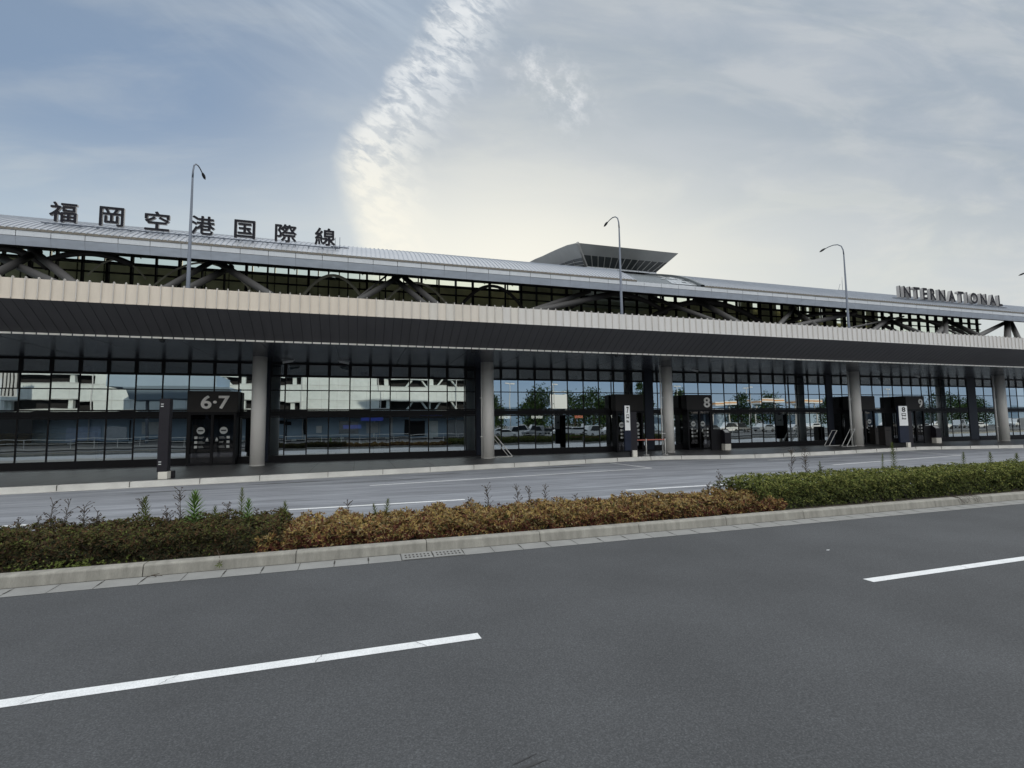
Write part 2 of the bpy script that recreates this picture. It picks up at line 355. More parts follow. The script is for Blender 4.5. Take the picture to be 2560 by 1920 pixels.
# far lane dashes and bay lines
def strip(name, pts, w, m, z, label, cat='road marking', group=None):
    mb = MB()
    for (a, b) in zip(pts[:-1], pts[1:]):
        dv = Vector((b[0]-a[0], b[1]-a[1])); nn = Vector((-dv.y, dv.x)).normalized()*w/2
        mb.quad((a[0]-nn.x, a[1]-nn.y, z), (b[0]-nn.x, b[1]-nn.y, z), (b[0]+nn.x, b[1]+nn.y, z), (a[0]+nn.x, a[1]+nn.y, z))
    return tag(mb.build(name, m), label, cat, group)
for x0, x1, lab in ((-13.5, -7.0, 'white lane dash at the far left of the bus road'), (-1.7, 2.88, 'white lane dash behind the middle of the orange hedge'), (8.0, 13.0, 'white lane dash ending at the left end of the green hedge'), (18.2, 24, 'white lane dash hidden by the green hedge')):
    strip('lane_marking', [(x0, 13.9), (x1, 13.9)], .15, 'road_paint', .0041, lab, group='dashes along the bus road')
strip('bay_marking', [(.4, 18.4), (12.94, 20.1)], .13, 'road_paint_worn', .0041, 'long thin white bay line slanting across the bus road towards gate 7', group='bay lines')
strip('bay_marking', [(12.9, 20.08), (12.68, 23.6)], .13, 'road_paint_worn', .0082, 'short thin white line closing the bay near gate 7', group='bay lines')
strip('bay_marking', [(21.37, 18.0), (33.2, 19.77)], .13, 'road_paint_worn', .0041, 'thin white bay line in front of gate 9 above the green hedge', group='bay lines')
strip('bay_marking', [(33.2, 19.77), (34.2, 23.3)], .13, 'road_paint_worn', .0082, 'short white line closing the bay in front of gate 9', group='bay lines')
strip('bay_marking', [(21.1, 21.6), (23.0, 21.75)], .13, 'road_paint_worn', .0041, 'short worn white line near the kerb between gates 8 and 9', group='bay lines')

# near gutter, kerb, median
mb = MB(); mb.quad((-80, 8.05, .004), (160, 8.05, .004), (160, 8.41, .016), (-80, 8.41, .016)); tag(struct(mb, 'gutter', 'gutter_concrete'))
XJ = -3.83162     # gutter joint phase, spacing .5
mb = MB()
for i in range(-30, 90):
    x = XJ+.5*i
    for s0, s1, ww in ((0, 1, .004), (.35, .78, .011 if (i*7) % 3 else .004)):
        ya, yb = 8.05+.36*s0, 8.05+.36*s1; za, zb = .0055+.012*s0+.001, .0055+.012*s1+.001
        if 2.6 < x-XJ+XJ*0 and x < 0.1 and False: continue
        mb.quad((x-ww, ya, za+.001*(s0 > 0)), (x+ww, ya, za+.001*(s0 > 0)), (x+ww, yb, zb+.001*(s0 > 0)), (x-ww, yb, zb+.001*(s0 > 0)))
mb.quad((-80, 8.40, .0185), (160, 8.40, .0185), (160, 8.412, .0189), (-80, 8.412, .0189))
struct(mb, 'gutter_joints', 'joint')
# drain grates: XJ+.5*9 .. +.5*11
for gi, (gx, lab) in enumerate(((XJ+.5*9, 'left concrete drain grate with two rows of slots in the gutter'), (XJ+.5*10, 'right concrete drain grate with two rows of slots in the gutter'))):
    g = empty('drain_grate', (gx+.25, 8.23, .016), lab, 'drain grate', 'drain grates in the gutter')
    mb = MB(); mb.prism([(8.055, .010), (8.40, .020), (8.40, .024), (8.055, .014)], gx+.012, gx+.488); mb.build('cover', 'gutter_concrete', g)
    mb = MB()
    for r_ in (0, 1):
        for i in range(7):
            x = gx+.07+.06*i; y = 8.13+.115*r_; zz = .0165+(y-8.055)*.029
            mb.quad((x-.011, y, zz), (x+.016, y, zz), (x+.016, y+.06, zz+.0018), (x-.011, y+.06, zz+.0018))
    mb.build('slots', 'joint', g)
# kerb stones 2 m each, rounded front edge
kp = [(8.412, -.02), (8.412, .02), (8.432, .150), (8.440, .165), (8.455, .176), (8.475, .18), (8.60, .182), (8.60, -.02)]
kx = XJ+.5*3+1.0*0   # joint phase
mb = MB()
k0 = -2.90
kn = 0
def ordn(i): return ('first', 'second', 'third', 'fourth', 'fifth', 'sixth', 'seventh', 'eighth', 'ninth', 'tenth', 'eleventh', 'twelfth', 'thirteenth')[i]
KLAB = {}
for i in range(11): KLAB[6+i] = 'grey concrete kerb stone, %s from the left of those in view, below the %s hedge' % (ordn(i), 'dark' if i < 2 else 'orange' if i < 7 else 'green')
base_k = None
kn = 5
for i in range(-1, 11):
    x = k0+2.0*i
    if base_k is None:
        bm_ = MB(); bm_.prism([(y-8.5, z) for y, z in kp], -.994, .994); base_k = bm_.build('kerb_stone', 'kerb_concrete', smooth=False); o = base_k
    else:
        o = base_k.copy(); COL.objects.link(o)
    o.location = (x+1.0, 8.5+random.uniform(-.002, .002), random.uniform(-.002, .002))
    kn += 1
    side = 'dark left hedge' if x < -2 else 'orange hedge' if x < 8 else 'green hedge'
    tag(o, KLAB.get(kn, 'long grey concrete kerb stone of the planted median outside the picture'), 'kerb stone', 'kerb stones of the planted median')
struct(MB().box(-80, 160, 8.47, 8.585, -.02, .16), 'kerb_bed', 'joint')
struct(MB().prism(kp, -80, k0-2.01).prism(kp, k0+22.01, 160), 'kerb', 'kerb_concrete')
struct(MB().box(-80, 160, 8.60, 10.42, -.02, .15), 'median_soil', 'soil')
struct(MB().box(-80, 160, 10.42, 10.55, -.02, .17), 'median_back_kerb', 'kerb_concrete')

# far kerb and pavement (saw-tooth bus bays), kerb height .2
KL = [(-40, 17.6), (-11.2, 20.9), (-5.8, 21.5), (1.0, 22.35), (5.5, 23.05), (10, 23.65), (13.9, 24.25), (16.3, 24.45), (18.0, 24.0), (20, 23.35), (22, 23.1), (27.6, 23.35), (33, 24.0), (37.2, 24.4), (40, 23.7), (44.4, 22.8), (60, 24.2), (75, 23.2), (120, 23)]
def ky(x):
    for (a, b), (c, d_) in zip(KL[:-1], KL[1:]):
        if a <= x <= c: return b+(d_-b)*(x-a)/(c-a)
    return 23
mb = MB(); mj = MB(); mg = MB()
xs = sorted(set([x for x, _ in KL] + [-9.89, -7.86, -5.71, -3.71, -1.2, 1.02, 3.11, 5.21, 7.3, 9.22, 11.4, 13.45, 15.68]+[17.5+2.1*i for i in range(40)]))
for a, b in zip(xs[:-1], xs[1:]):
    ya, yb = ky(a), ky(b)
    mb.v += [(a, ya, -.02), (b, yb, -.02), (b, yb+.02, .2), (a, ya+.02, .2), (a, ya+.20, .202), (b, yb+.20, .202)]
    n = len(mb.v)-6; mb.f += [(n, n+1, n+2, n+3), (n+3, n+2, n+5, n+4)]
    mg.quad((a, ya-.30, .006), (b, yb-.30, .006), (b, yb, .008), (a, ya, .008))
for x in [-9.89, -7.86, -5.71, -3.71, -1.2, 1.02, 3.11, 5.21, 7.3, 9.22, 11.4, 13.45, 15.68]+[17.5+2.1*i for i in range(20)]:
    y = ky(x); mj.box(x-.008, x+.008, y-.004, y+.20, 0, .206)
struct(mb, 'far_kerb', 'far_kerb'); struct(mj, 'far_kerb_joints', 'joint'); struct(mg, 'far_gutter', 'far_kerb')
mb = MB()
for a, b in zip(xs[:-1], xs[1:]): mb.quad((a, ky(a)+.195, .198), (b, ky(b)+.195, .198), (b, 30, .198), (a, 30, .198))
struct(mb, 'far_pavement', 'paving_stone')
mb = MB()
for i in range(60): x = -20+1.8*i; mb.quad((x, ky(x)+.25, .2022), (x+.012, ky(x)+.25, .2022), (x+.012, 29.4, .2022), (x, 29.4, .2022))
for y in (25.6, 26.8, 28.2): mb.quad((-20, y, .2044), (88, y, .2044), (88, y+.014, .2044), (-20, y+.014, .2044))
struct(mb, 'far_pavement_joints', 'paving_joint')
# dark tyre and oil stains
for (x, y, l, w, rz) in ((-2.6, 20.5, 3.4, .12, .1), (3.2, 21.3, 2.8, .10, .12), (9.5, 22.3, 3.5, .16, .13), (25.0, 21.9, 2.2, .22, .05), (30, 22.4, 3, .1, .1), (-6, 19.4, 3, .06, .12), (1.5, 19.9, 5, .05, .14)):
    scar(x, y, l, w, rz, 'stain', 'dark oily stain on the bus road at the %s' % {-2.6: 'kerb before the first pillar', 3.2: 'kerb left of the second pillar', 9.5: 'kerb inside the bay before gate 7', 25.0: 'kerb right of gate 8', 30: 'kerb before gate 9', -6: 'left, a long faint streak', 1.5: 'middle, a long faint streak'}[x])
scar(3.0*.0+1.0, 3.05, .34, .012, .15, 'stain', 'small dark scuff on the near road at the bottom centre')
scar(1.02, 3.12, .2, .008, .3, 'stain', 'thin second dark scuff beside the bottom centre scuff')
for q_, (x_, rz_c) in enumerate(((-2.45, 1.0), (-1.55, .9), (-.35, 1.1), (.65, 2.2), (8.2, 1.2))):
    mb = MB(); pz_ = [(x_+.13*t*math.cos(rz_c)/math.sin(rz_c)+random.uniform(-.012, .012), 4.917+.136*t) for t in np.linspace(0, 1, 7)]
    for a_, b_ in zip(pz_[:-1], pz_[1:]): mb.quad((a_[0]-.0025, a_[1], .0083), (a_[0]+.0025, a_[1], .0083), (b_[0]+.002, b_[1], .0083), (b_[0]-.002, b_[1], .0083))
    tag(mb.build('paint_crack', 'stain'), ('hairline crack across the near white dash, %s from the left' % ordinal[q_]) if q_ < 4 else 'hairline crack across the right white dash', 'crack', 'cracks in the road paint')
scar(7.3, 6.33, .09, .02, .1, 'road_paint', 'small white chip of paint on the near road at right')

# ------------------------------------------------------------------ terminal building
YF = 29.75; CEIL = 5.66; PF, PB = 20.9, 22.4       # facade plane, ceiling height, parapet front, soffit inner edge
XL, XR = -22.0, 78.0
TB = empty('terminal_building', (0, YF, 0), 'long grey glass airport terminal with curved metal roof and elevated deck', 'building')
# --- elevated deck with parapet
DK = empty('elevated_deck', (0, PF, 6.6), 'elevated departure roadway with ribbed pale parapet in front of the terminal', 'elevated road')
PW = .01746*PF
x_ph = (0.0-1.0)
npan = int((XR-XL)/PW)
zt, zb_ = zr(.2505, PF), zr(.2155, PF)
mb = MB(); mf = MB(); mg = MB(); ms = MB(); ptone = []
for i in range(npan):
    x = XL+PW*i; j = random.uniform(-.004, .004)
    f0 = len(mb.f)
    mb.box(x+.010, x+PW-.010, PF+j, PF+.06+j, zb_+.02, zt)
    mb.box(x+.010, x+PW-.010, PF-.015+j, PF+.001+j, zb_, zb_+.055)
    tone = int(min(4, max(0, (x+1.5)/2.6+random.uniform(-.5, .5)))); ptone += [tone]*(len(mb.f)-f0)  # beige at the left imitates bounced light, fading along x
    mf.box(x-.012, x+.012, PF-.045, PF+.05, zb_+.03, zt+.03)
    mf.poly([(x-.01, PF-.06, zt+.03), (x-.01, PF+.14, zt+.03), (x-.01, PF+.02, zt+.075)]); mf.poly([(x+.01, PF-.06, zt+.03), (x+.01, PF+.02, zt+.075), (x+.01, PF+.14, zt+.03)])
    mf.quad((x-.01, PF-.06, zt+.03), (x+.01, PF-.06, zt+.03), (x+.01, PF+.02, zt+.075), (x-.01, PF+.02, zt+.075)); mf.quad((x-.01, PF+.02, zt+.075), (x+.01, PF+.02, zt+.075), (x+.01, PF+.14, zt+.03), (x-.01, PF+.14, zt+.03))
    dvy, dvz = PB-PF, CEIL+.06-zb_
    mg.prism([(PF+.02, zb_-.013), (PB-.03, CEIL+.047), (PB-.03, CEIL+.055), (PF+.02, zb_-.005)], x-.008, x+.008)
    ms.box(x+.012, x+PW-.035, PB+.0, PB+.02, CEIL-.03, CEIL+.035)
pp = mb.build('parapet_panels', 'parapet_bounce_tint_0', DK)
for i_ in range(1, 5): pp.data.materials.append(MATS['parapet_bounce_tint_%d' % i_])
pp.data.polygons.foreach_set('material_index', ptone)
mf.build('parapet_fins', 'parapet_fin', DK); mg.build('soffit_grooves', 'soffit_groove', DK); ms.build('slot_trim', 'slot_trim', DK)
MB().quad((XL, PF+.06, zb_), (XR, PF+.06, zb_), (XR, PF+.06, zt-.02), (XL, PF+.06, zt-.02)).build('parapet_backing', 'groove', DK)
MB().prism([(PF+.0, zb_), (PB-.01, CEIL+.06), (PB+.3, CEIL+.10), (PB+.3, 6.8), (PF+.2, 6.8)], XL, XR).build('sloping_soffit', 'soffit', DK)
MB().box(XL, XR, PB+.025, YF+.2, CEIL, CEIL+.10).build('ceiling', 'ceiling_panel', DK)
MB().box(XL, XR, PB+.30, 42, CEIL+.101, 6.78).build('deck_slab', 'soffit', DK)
mb = MB()
for i in range(34): mb.box(XL+3*i, XL+3*i+.012, PB+.05, YF-.1, CEIL-.004, CEIL+.002)
for (x, y, x2, y2) in ((-6, 24, -2.5, YF-.3), (9.8, YF-.3, 12.0, 24), (2, 24, 2.05, YF-.3), (22, 24, 20, YF-.3)):
    mb.quad((x, y, CEIL-.003), (x+.015, y, CEIL-.003), (x2+.015, y2, CEIL-.003), (x2, y2, CEIL-.003))
mb.build('ceiling_joints', 'groove', DK)

# --- ground floor curtain wall: bays with measured mullion positions (at this plane)
s_ = YF/32
m4 = [-20.65, -19.4, -18.13] + [-16.87, -15.56, -14.3, -13.03, -11.75, -10.48, -9.2, -7.94, -6.68]
bays = [([x*s_ for x in m4]+[-5.3*s_], 0),
        ([x*s_ for x in (-5.0, -4.21, -2.99, -1.76, -.55, .66, 1.87, 3.07, 4.28, 5.49, 6.72, 7.38)], 1),
        ([x*s_ for x in (7.9, 9.14, 10.35, 11.57, 12.81, 14.01, 15.23, 16.43, 17.65, 18.84, 20.15)], 2),
        ([x*s_ for x in (20.9, 21.3, 21.9, 22.57, 23.66, 24.92, 26.12, 27.31, 28.55, 29.78, 30.95, 32.19, 33.4, 34.6, 35.81, 37.0, 37.7)], 3),
        ([x*s_ for x in (38.4, 39.51, 40.5, 41.66, 43.03, 44.28, 45.51, 46.7, 47.88, 49.11, 50.38, 51.63, 52.86, 54.06, 55.2)], 4),
        ([x*s_ for x in (56.41, 57.59, 58.9, 60.2, 61.4, 62.46, 63.7, 64.9, 66.1, 67.3, 68.5, 69.7, 70.9, 72.1)], 5),
        ([x*s_ for x in (72.9, 74.1, 75.3, 76.5, 77.7, 78.9, 80.1, 81.3, 82.5)], 6)]
zs = {k_: CAMH+(v_-CAMH)*s_ for k_, v_ in dict(a=5.93, b=5.14, c=4.28, d=3.11, e=2.70, f=.44).items()}
zg = [zs['f'], zs['e'], zs['d'], zs['c'], zs['b'], CEIL-.02]
bay_names = ['left of the first pillar', 'between first and second pillars', 'between second and third pillars', 'between third and fourth pillars', 'between fourth and fifth pillars', 'right of the fifth pillar', 'at the far right end']
for xsb, bi in bays:
    fr = MB()
    for i, x in enumerate(xsb):
        fr.box(x-.032, x+.032, YF-.022, YF+.08, .2, zs['b']-.04)
        fr.box(x-.085, x+.085, YF-.04, YF+.08, zs['b']-.04, CEIL)
    for z, h in ((zs['c'], .035), (zs['e'], .045), (zs['d'], .045), (zs['b'], .075)):
        fr.box(xsb[0], xsb[-1], YF-.018, YF+.05, z-h*.8, z+h*.8)
    fr.box(xsb[0], xsb[-1], YF-.08, YF+.06, .2, zs['f'])
    fr.box(xsb[0], xsb[-1], YF-.07, YF+.06, CEIL-.10, CEIL-.001)
    fr.box(xsb[0]-.01, xsb[-1], YF-.02, YF+.35, zs['e']+.05, zs['d']-.05)   # floor beam strip behind dark spandrel
    cw = tag(fr.build('curtain_wall', 'frame_black', TB), 'black framed curtain wall bay '+bay_names[bi])
    gl = MB()
    for a, b in zip(xsb[:-1], xsb[1:]):
        for z0, z1 in zip(zg[:-1], zg[1:]):
            t1, t2 = rng.normal(0, .0013, 2); w_, h_ = (b-a)/2, (z1-z0)/2; cx, cz = (a+b)/2, (z0+z1)/2
            p = [(cx+sx*w_, YF+sx*w_*t1+sz*h_*t2, cz+sz*h_) for sx, sz in ((-1, -1), (1, -1), (1, 1), (-1, 1))]
            gl.quad(*p)
    g = gl.build('glazing', 'facade_glass', None); g.parent = cw
    # dark fin column closing the bay
    if bi < 6:
        xa = xsb[-1]; xb = bays[bi+1][0][0]
        MB().box(xa+.035, xb-.035, YF-.05, YF+.35, .2, CEIL-.001).build('corner_fin', 'frame_blue', TB)
MB().box(XL, XR, YF-.10, YF+.3, .199, .26).build('plinth', 'frame_black', TB)
# interior
MB().box(XL, XR, 40, 40.3, .2, CEIL).build('inner_wall', 'interior_wall', TB)
MB().box(XL, XR, YF+.4, 40, .17, .205).build('inner_floor', 'interior_floor', TB)
MB().box(XL, -12.75, YF+.5, YF+.8, .21, 1.95).build('inner_counter', 'interior_brown', TB)
mb = MB()
for i in range(12): mb.box(-15+7.5*i, -14.5+7.5*i, 33.5, 34.0, .2, CEIL)
mb.build('inner_columns', 'interior_wall', TB)
for i, (uu, c_, w_, m_) in enumerate(((.293, .0155, .75, 'lit_sign'), (.366, .0155, .8, 'lit_sign'), (.465, .0155, .65, 'lit_red'), (.553, .0155, .5, 'lit_sign'), (.63, .0155, .4, 'lit_sign'), (-.012, -.001, 1.1, 'lit_blue'), (.14, .022, 1.5, 'lit_blue'), (1.44, .0, .5, 'lit_sign'))):
    y = 33.0; mb = MB().box(uu*y-w_/2, uu*y+w_/2, y, y+.1, zr(c_, y)-.12, zr(c_, y)+.12)
    o = mb.build('inner_sign', m_, TB); o['label'] = 'lit sign hanging inside the hall behind the glass'
mb = MB()
for i in range(40):
    x = -4+i*1.9+random.uniform(-.5, .5); h = random.choice((.9, 1.1, 1.4, 1.8)); y = random.uniform(31.5, 37)
    mb.box(x, x+random.uniform(.3, 1.2), y, y+.4, .2, .2+h)
mb.build('inner_furniture', 'car_dark', TB)
for x, y, w_, h_ in ((.9, 30.4, .35, .75), (-2.3, 30.3, .32, .42), (-1.6, 30.3, .3, .40), (-1.0, 30.3, .36, .60), (20.1, 31, .5, 1.2), (21.3, 31, .4, 1.0)):
    MB().box(x, x+w_, y, y+.05, .22, .22+h_).build('poster_stand', 'plinth', TB)

# --- pillars
PX = [(-4.82, 27.5), (7.05, 27.4), (18.94, 27.35), (35.06, 27.35), (51.6, 27.5), (68.2, 27.5), (-18.5, 27.5)]
names = ['first', 'second', 'third', 'fourth', 'fifth']
def cyl(r, z0, z1, seg=32):
    return MB().tube([(0, 0, z0), (0, 0, z1)], r, seg)
pm = None
for i, (x, y) in enumerate(PX):
    lab = ('smooth round beige concrete pillar, %s from the left in view' % names[i]) if i < 5 else 'smooth round beige concrete pillar beyond the picture edge'
    if pm is None:
        e = empty('pillar', (x, y, .2), lab, 'pillar', 'round pillars under the deck')
        child(cyl(.335, 0, CEIL-.2-.001), 'shaft', 'column_paint', e, smooth=False)
        e.children[0].data.shade_smooth(); child(cyl(.36, 0, .035), 'base_ring', 'far_kerb', e)
        e.children[0].data.set_sharp_from_angle(angle=.6); pm = e
    else:
        e = copy_tree(pm); e.location = (x, y, .2); tag(e, lab)
# downpipes beside pillars
for i, (x, y, lab, r_) in enumerate(((6.66, 27.35, 'thin pale pipe running up the left side of the second pillar', .035), (17.95, 26.6, 'thin pale rain pipe standing left of the third pillar', .045), (34.15, 27.1, 'pale rain pipe leaning line left of the fourth pillar', .06), (50.4, 27.3, 'pale rain pipe standing left of the fifth pillar', .06))):
    e = empty('rain_pipe', (x, y, .2), lab, 'pipe', 'rain pipes beside the pillars')
    child(MB().tube([(0, 0, 0), (0, 0, CEIL-.2)], r_, 10), 'pipe', 'white_metal', e, smooth=True)
    child(MB().box(-.08, .2, -.05, .05, 1.2, 1.24).box(-.08, .2, -.05, .05, 3.4, 3.44), 'bracket', 'white_metal', e)

# --- gate boxes (wind lobbies) with numerals
def lobby(x0, x1, yf, hz0, hz1, text, tx0, tx1, tz0, tz1, label, discs, paper=True, open_=False):
    e = empty('gate_lobby', ((x0+x1)/2, yf, .2), label, 'entrance', 'numbered entrance lobbies')
    MB().box(x0, x1, yf, YF-.15, hz0, hz1).build('header_box', 'door_panel', e, bevel=.01)
    fr = MB()
    for x in (x0+.05, (x0+x1)/2-.06, x1-.17): fr.box(x, x+.12, yf+.03, yf+.15, .2, hz0-.001)
    fr.box(x0+.05, x1-.05, yf+.04, yf+.14, .2, .32); fr.box(x0+.05, x1-.05, yf+.035, yf+.14, hz0-.14, hz0-.002)
    fr.box(x0+.05, x0+.12, yf+.16, YF-.15, .2, hz0-.001); fr.box(x1-.12, x1-.05, yf+.16, YF-.15, .2, hz0-.001)
    f_ = fr.build('door_frame', 'frame_black', e)
    for k_, (a, b) in enumerate(((x0+.17, (x0+x1)/2-.06), ((x0+x1)/2+.06, x1-.17))):
        d_ = MB().quad((a, yf+.09, .32), (b, yf+.09, .32), (b, yf+.09, hz0-.14), (a, yf+.09, hz0-.14)).build('door_leaf', 'lobby_glass', e)
        if k_ < len(discs) and discs[k_]:
            cx = a+(b-a)*discs[k_]; cz = 1.97
            ds = MB().disc(cx, yf+.084, cz, .185).build('no_entry_sticker', 'sticker', None); ds.parent = d_
            bar = MB().box(cx-.12, cx+.12, yf+.074, yf+.082, cz-.035, cz+.035).build('sticker_bar', 'ink', None); bar.parent = ds; 
            bar.parent = d_
        if paper:
            mb = MB()
            for r_ in range(3):
                cx = a+(.26 if k_ == 0 else (b-a)-.24)
                mb.box(cx-.07, cx+.07, yf+.078, yf+.084, 1.55-.24*r_, 1.68-.24*r_)
                for q in range(2):
                    sx = cx+.12 if k_ == 0 else cx-.42
                    mb.box(sx, sx+.30*random.uniform(.6, 1), yf+.078, yf+.084, 1.63-.24*r_-.06*q, 1.645-.24*r_-.06*q)
            cx = (b-.16) if k_ == 0 else a+.16
            mb.poly([(cx-.07, yf+.08, 1.47), (cx+.07, yf+.08, 1.47), (cx, yf+.08, 1.62)]); mb.box(cx-.06, cx+.06, yf+.078, yf+.084, 1.42, 1.45)
            o = mb.build('door_notices', 'sticker', None); o.parent = d_
    if text: letters(text, tx0, tx1, tz0, tz1, yf-.004, 'numeral', 'gate_number', e, .03, bold=.022)
    return e
glass('lobby_glass', .07, (.30, .28, .27), (.6, .6, .65), fres=.25)
Y1 = 29.0
lobby(-.2895*Y1, -.2098*Y1, Y1, zr(.0285, Y1), zr(.0658, Y1), '6·7', -.2682*Y1, -.2230*Y1, zr(.0341, Y1), zr(.0578, Y1), 'dark brown entrance lobby numbered 6·7 left of the first pillar', (.5, .5))
lobby(.5553*Y1, .628*Y1, Y1, zr(.0275, Y1), zr(.0653, Y1), '', 0, 0, 0, 0, 'dark entrance lobby with a blank header behind the bus stop 7 sign', (.35, .6))
lobby(.745*Y1, .8174*Y1, Y1, zr(.0295, Y1), zr(.065, Y1), '8', .7930*Y1, .8110*Y1, zr(.0344, Y1), zr(.059, Y1), 'dark entrance lobby numbered 8 right of the third pillar', (.45, .25))
Y2 = 28.7
lobby(1.2750*Y2, 1.3525*Y2, Y2, zr(.0287, Y2), zr(.065, Y2), '', 0, 0, 0, 0, 'dark entrance lobby with a blank header right of the fourth pillar', (0, .5), True)
lobby(1.4709*Y2, 1.5439*Y2, Y2, zr(.0283, Y2), zr(.0658, Y2), '9', 1.519*Y2, 1.5355*Y2, zr(.0335, Y2), zr(.0573, Y2), 'dark entrance lobby numbered 9 behind the bus stop 8 sign', (.3, 0), True)

# --- totems and bus stop signs
e = empty('information_totem', (-7.15, 21.9, .2), 'tall dark slim totem on a white plinth near the kerb before gate 6·7', 'totem')
MB().box(-7.27, -6.93, 21.95, 22.30, zr(-.0733, 21.95)-.02, zr(.0520, 21.95)).build('panel', 'totem_dark', e, bevel=.01)
MB().box(-7.19, -6.89, 21.85, 22.25, .2, zr(-.0733, 21.95)-.021).build('plinth', 'plinth', e, bevel=.01)
MB().box(-7.05, -6.80, 22.26, 22.45, .2, zr(-.0733, 21.95)-.021).build('foot_plate', 'totem_dark', e)
mb = MB()
for z in (zr(.038, 21.9), zr(.042, 21.9), zr(-.058, 21.9), zr(-.062, 21.9)): mb.box(-7.22, -7.13, 21.944, 21.95, z, z+.03)
mb.build('small_print', 'camera_grey', e)
def bus_sign(cx, y, w, ztop, zmid, zbot, num, label, plx):
    e = empty('bus_stop_sign', (cx, y, .2), label, 'bus stop sign', 'bus stop signs on the pavement')
    MB().box(cx-w/2-.03, cx+w/2+.03, y, y+.12, zbot, ztop+.03).build('frame', 'totem_blue', e, bevel=.008)
    p = MB().box(cx-w/2, cx+w/2, y-.012, y-.001, zmid, ztop).build('white_panel', 'board_white', e)
    MB().box(cx+w/2+.031, cx+w/2+.031+.40, y+.02, y+.2, .2, ztop-.35).build('dark_post', 'totem_dark', e)
    MB().box(plx-.13, plx+.13, y-.12, y+.019, .2, zbot+.0).build('plinth', 'plinth', e, bevel=.01)
    MB().box(cx-w/2, cx+w/2, y+.121, y+.132, zmid, ztop).build('rear_panel', 'board_white', e)
    h = ztop-zmid
    letters(num, cx+w*.20, cx-w*.22, ztop-h*.30, ztop-h*.05, y+.14, 'ink', 'rear_number', e, .006, bold=.03)
    letters('Bus', cx+w*.25, cx-w*.25, ztop-h*.68, ztop-h*.58, y+.14, 'ink', 'rear_bus_word', e, .006, bold=.02)
    letters(num, cx-w*.15, cx+w*.28, ztop-h*.30, ztop-h*.05, y-.014, 'ink', 'stop_number', e, .006, bold=.03)
    mb = MB(); mb.box(cx-w*.20, cx+w*.30, y-.018, y-.013, ztop-h*.50, ztop-h*.36); mb.box(cx-w*.16, cx-w*.06, y-.018, y-.013, ztop-h*.53, ztop-h*.505); mb.box(cx+w*.14, cx+w*.24, y-.018, y-.013, ztop-h*.53, ztop-h*.505)
    mb.build('bus_icon', 'ink', e)
    MB().box(cx-w*.14, cx+w*.24, y-.023, y-.019, ztop-h*.455, ztop-h*.39).build('icon_window', 'board_white', e)
    letters('Bus', cx-w*.20, cx+w*.30, ztop-h*.68, ztop-h*.58, y-.014, 'ink', 'bus_word', e, .006, bold=.02)
yb = 24.6
bus_sign(.5846*yb, yb, .33, zr(.0392, yb), zr(-.0171, yb), zr(-.0625, yb), '7', 'white and navy bus stop sign 7 standing before the third pillar', .5995*yb)
bus_sign(1.4565*24.45, 24.45, .80, zr(.0372, 24.45), zr(-.0175, 24.45), zr(-.0645, 24.45), '8', 'white and navy bus stop sign 8 standing before gate 9', 1.4745*24.3)
# ticket consoles
def console(x, y, w, label):
    e = empty('ticket_console', (x, y, .2), label, 'console', 'dark consoles beside the entrances')
    prof = [(-.25, .42), (.25, .42), (.25, 1.36), (.05, 1.40), (-.25, 1.12)]
    child(MB().prism(prof, -w/2, w/2), 'cabinet', 'totem_dark', e, bevel=.01)
    child(MB().box(-w/2+.02, w/2-.02, -.22, .22, 0, .42), 'plinth', 'plinth', e)
    child(MB().poly([(-w/2+.08, -.20, 1.17), (w/2-.08, -.20, 1.17), (w/2-.08, .0, 1.357), (-w/2+.08, .0, 1.357)]), 'screen', 'camera_grey', e)
    child(MB().box(-w/2-.8, -w/2-.005, .10, .18, 0, 1.38), 'side_screen', 'frame_black', e)
console(23.6, 27.7, .50, 'narrow dark console on a white plinth, the one nearer the third pillar')
console(43.9, 27.8, .62, 'wide dark console on a white plinth, the one nearer the fifth pillar')
# triangular white prop frames
def prop_frame(x, y, w, h, lean, label, group=None):
    e = empty('prop_frame', (x, y, .2), label, 'metal frame', group)
    child(MB().tube([(0, 0, .03), (w, 0, .03)], .025, 8), 'bottom_rail', 'white_metal', e)
    child(MB().tube([(lean, 0, h), (w, 0, .03)], .025, 8), 'sloping_rail', 'white_metal', e)
    child(MB().tube([(lean-.16, .25, h), (w-.16, .25, .03)], .02, 8), 'rear_rail', 'white_metal', e)
    child(MB().tube([(lean, 0, h), (lean-.16, .25, h)], .02, 8).tube([(w, 0, .03), (w-.16, .25, .03)], .02, 8), 'cross_tube', 'white_metal', e)
prop_frame(7.35, 27.6, 1.2, 1.25, .18, 'white triangular metal frame leaning at the right foot of the second pillar')
prop_frame(34.0, 28.0, -1.0, 1.15, -.15, 'left white sloping frame beside the fourth pillar', 'sloping frames by the fourth pillar')
prop_frame(34.3, 26.9, -.95, 1.25, -.05, 'right white sloping frame touching the fourth pillar', 'sloping frames by the fourth pillar')
# belt barriers
for i, (x, y, lab) in enumerate(((16.1, 25.5, 'left steel barrier post holding a red belt'), (17.45, 25.6, 'right steel barrier post by the third pillar'))):
    e = empty('barrier_post', (x, y, .2), lab, 'barrier post', 'belt barrier posts')
    child(MB().tube([(0, 0, .02), (0, 0, .95)], .03, 10), 'post', 'white_metal', e, smooth=True); child(MB().tube([(0, 0, 0), (0, 0, .025)], .17, 20), 'base', 'white_metal', e)
    child(MB().tube([(0, 0, .95), (0, 0, 1.0)], .04, 10), 'cap', 'lamp_black', e)
    child(MB().box(-1.35 if i else -.95, -.03, -.004, .004, .86, .92), 'belt', 'belt_red', e)
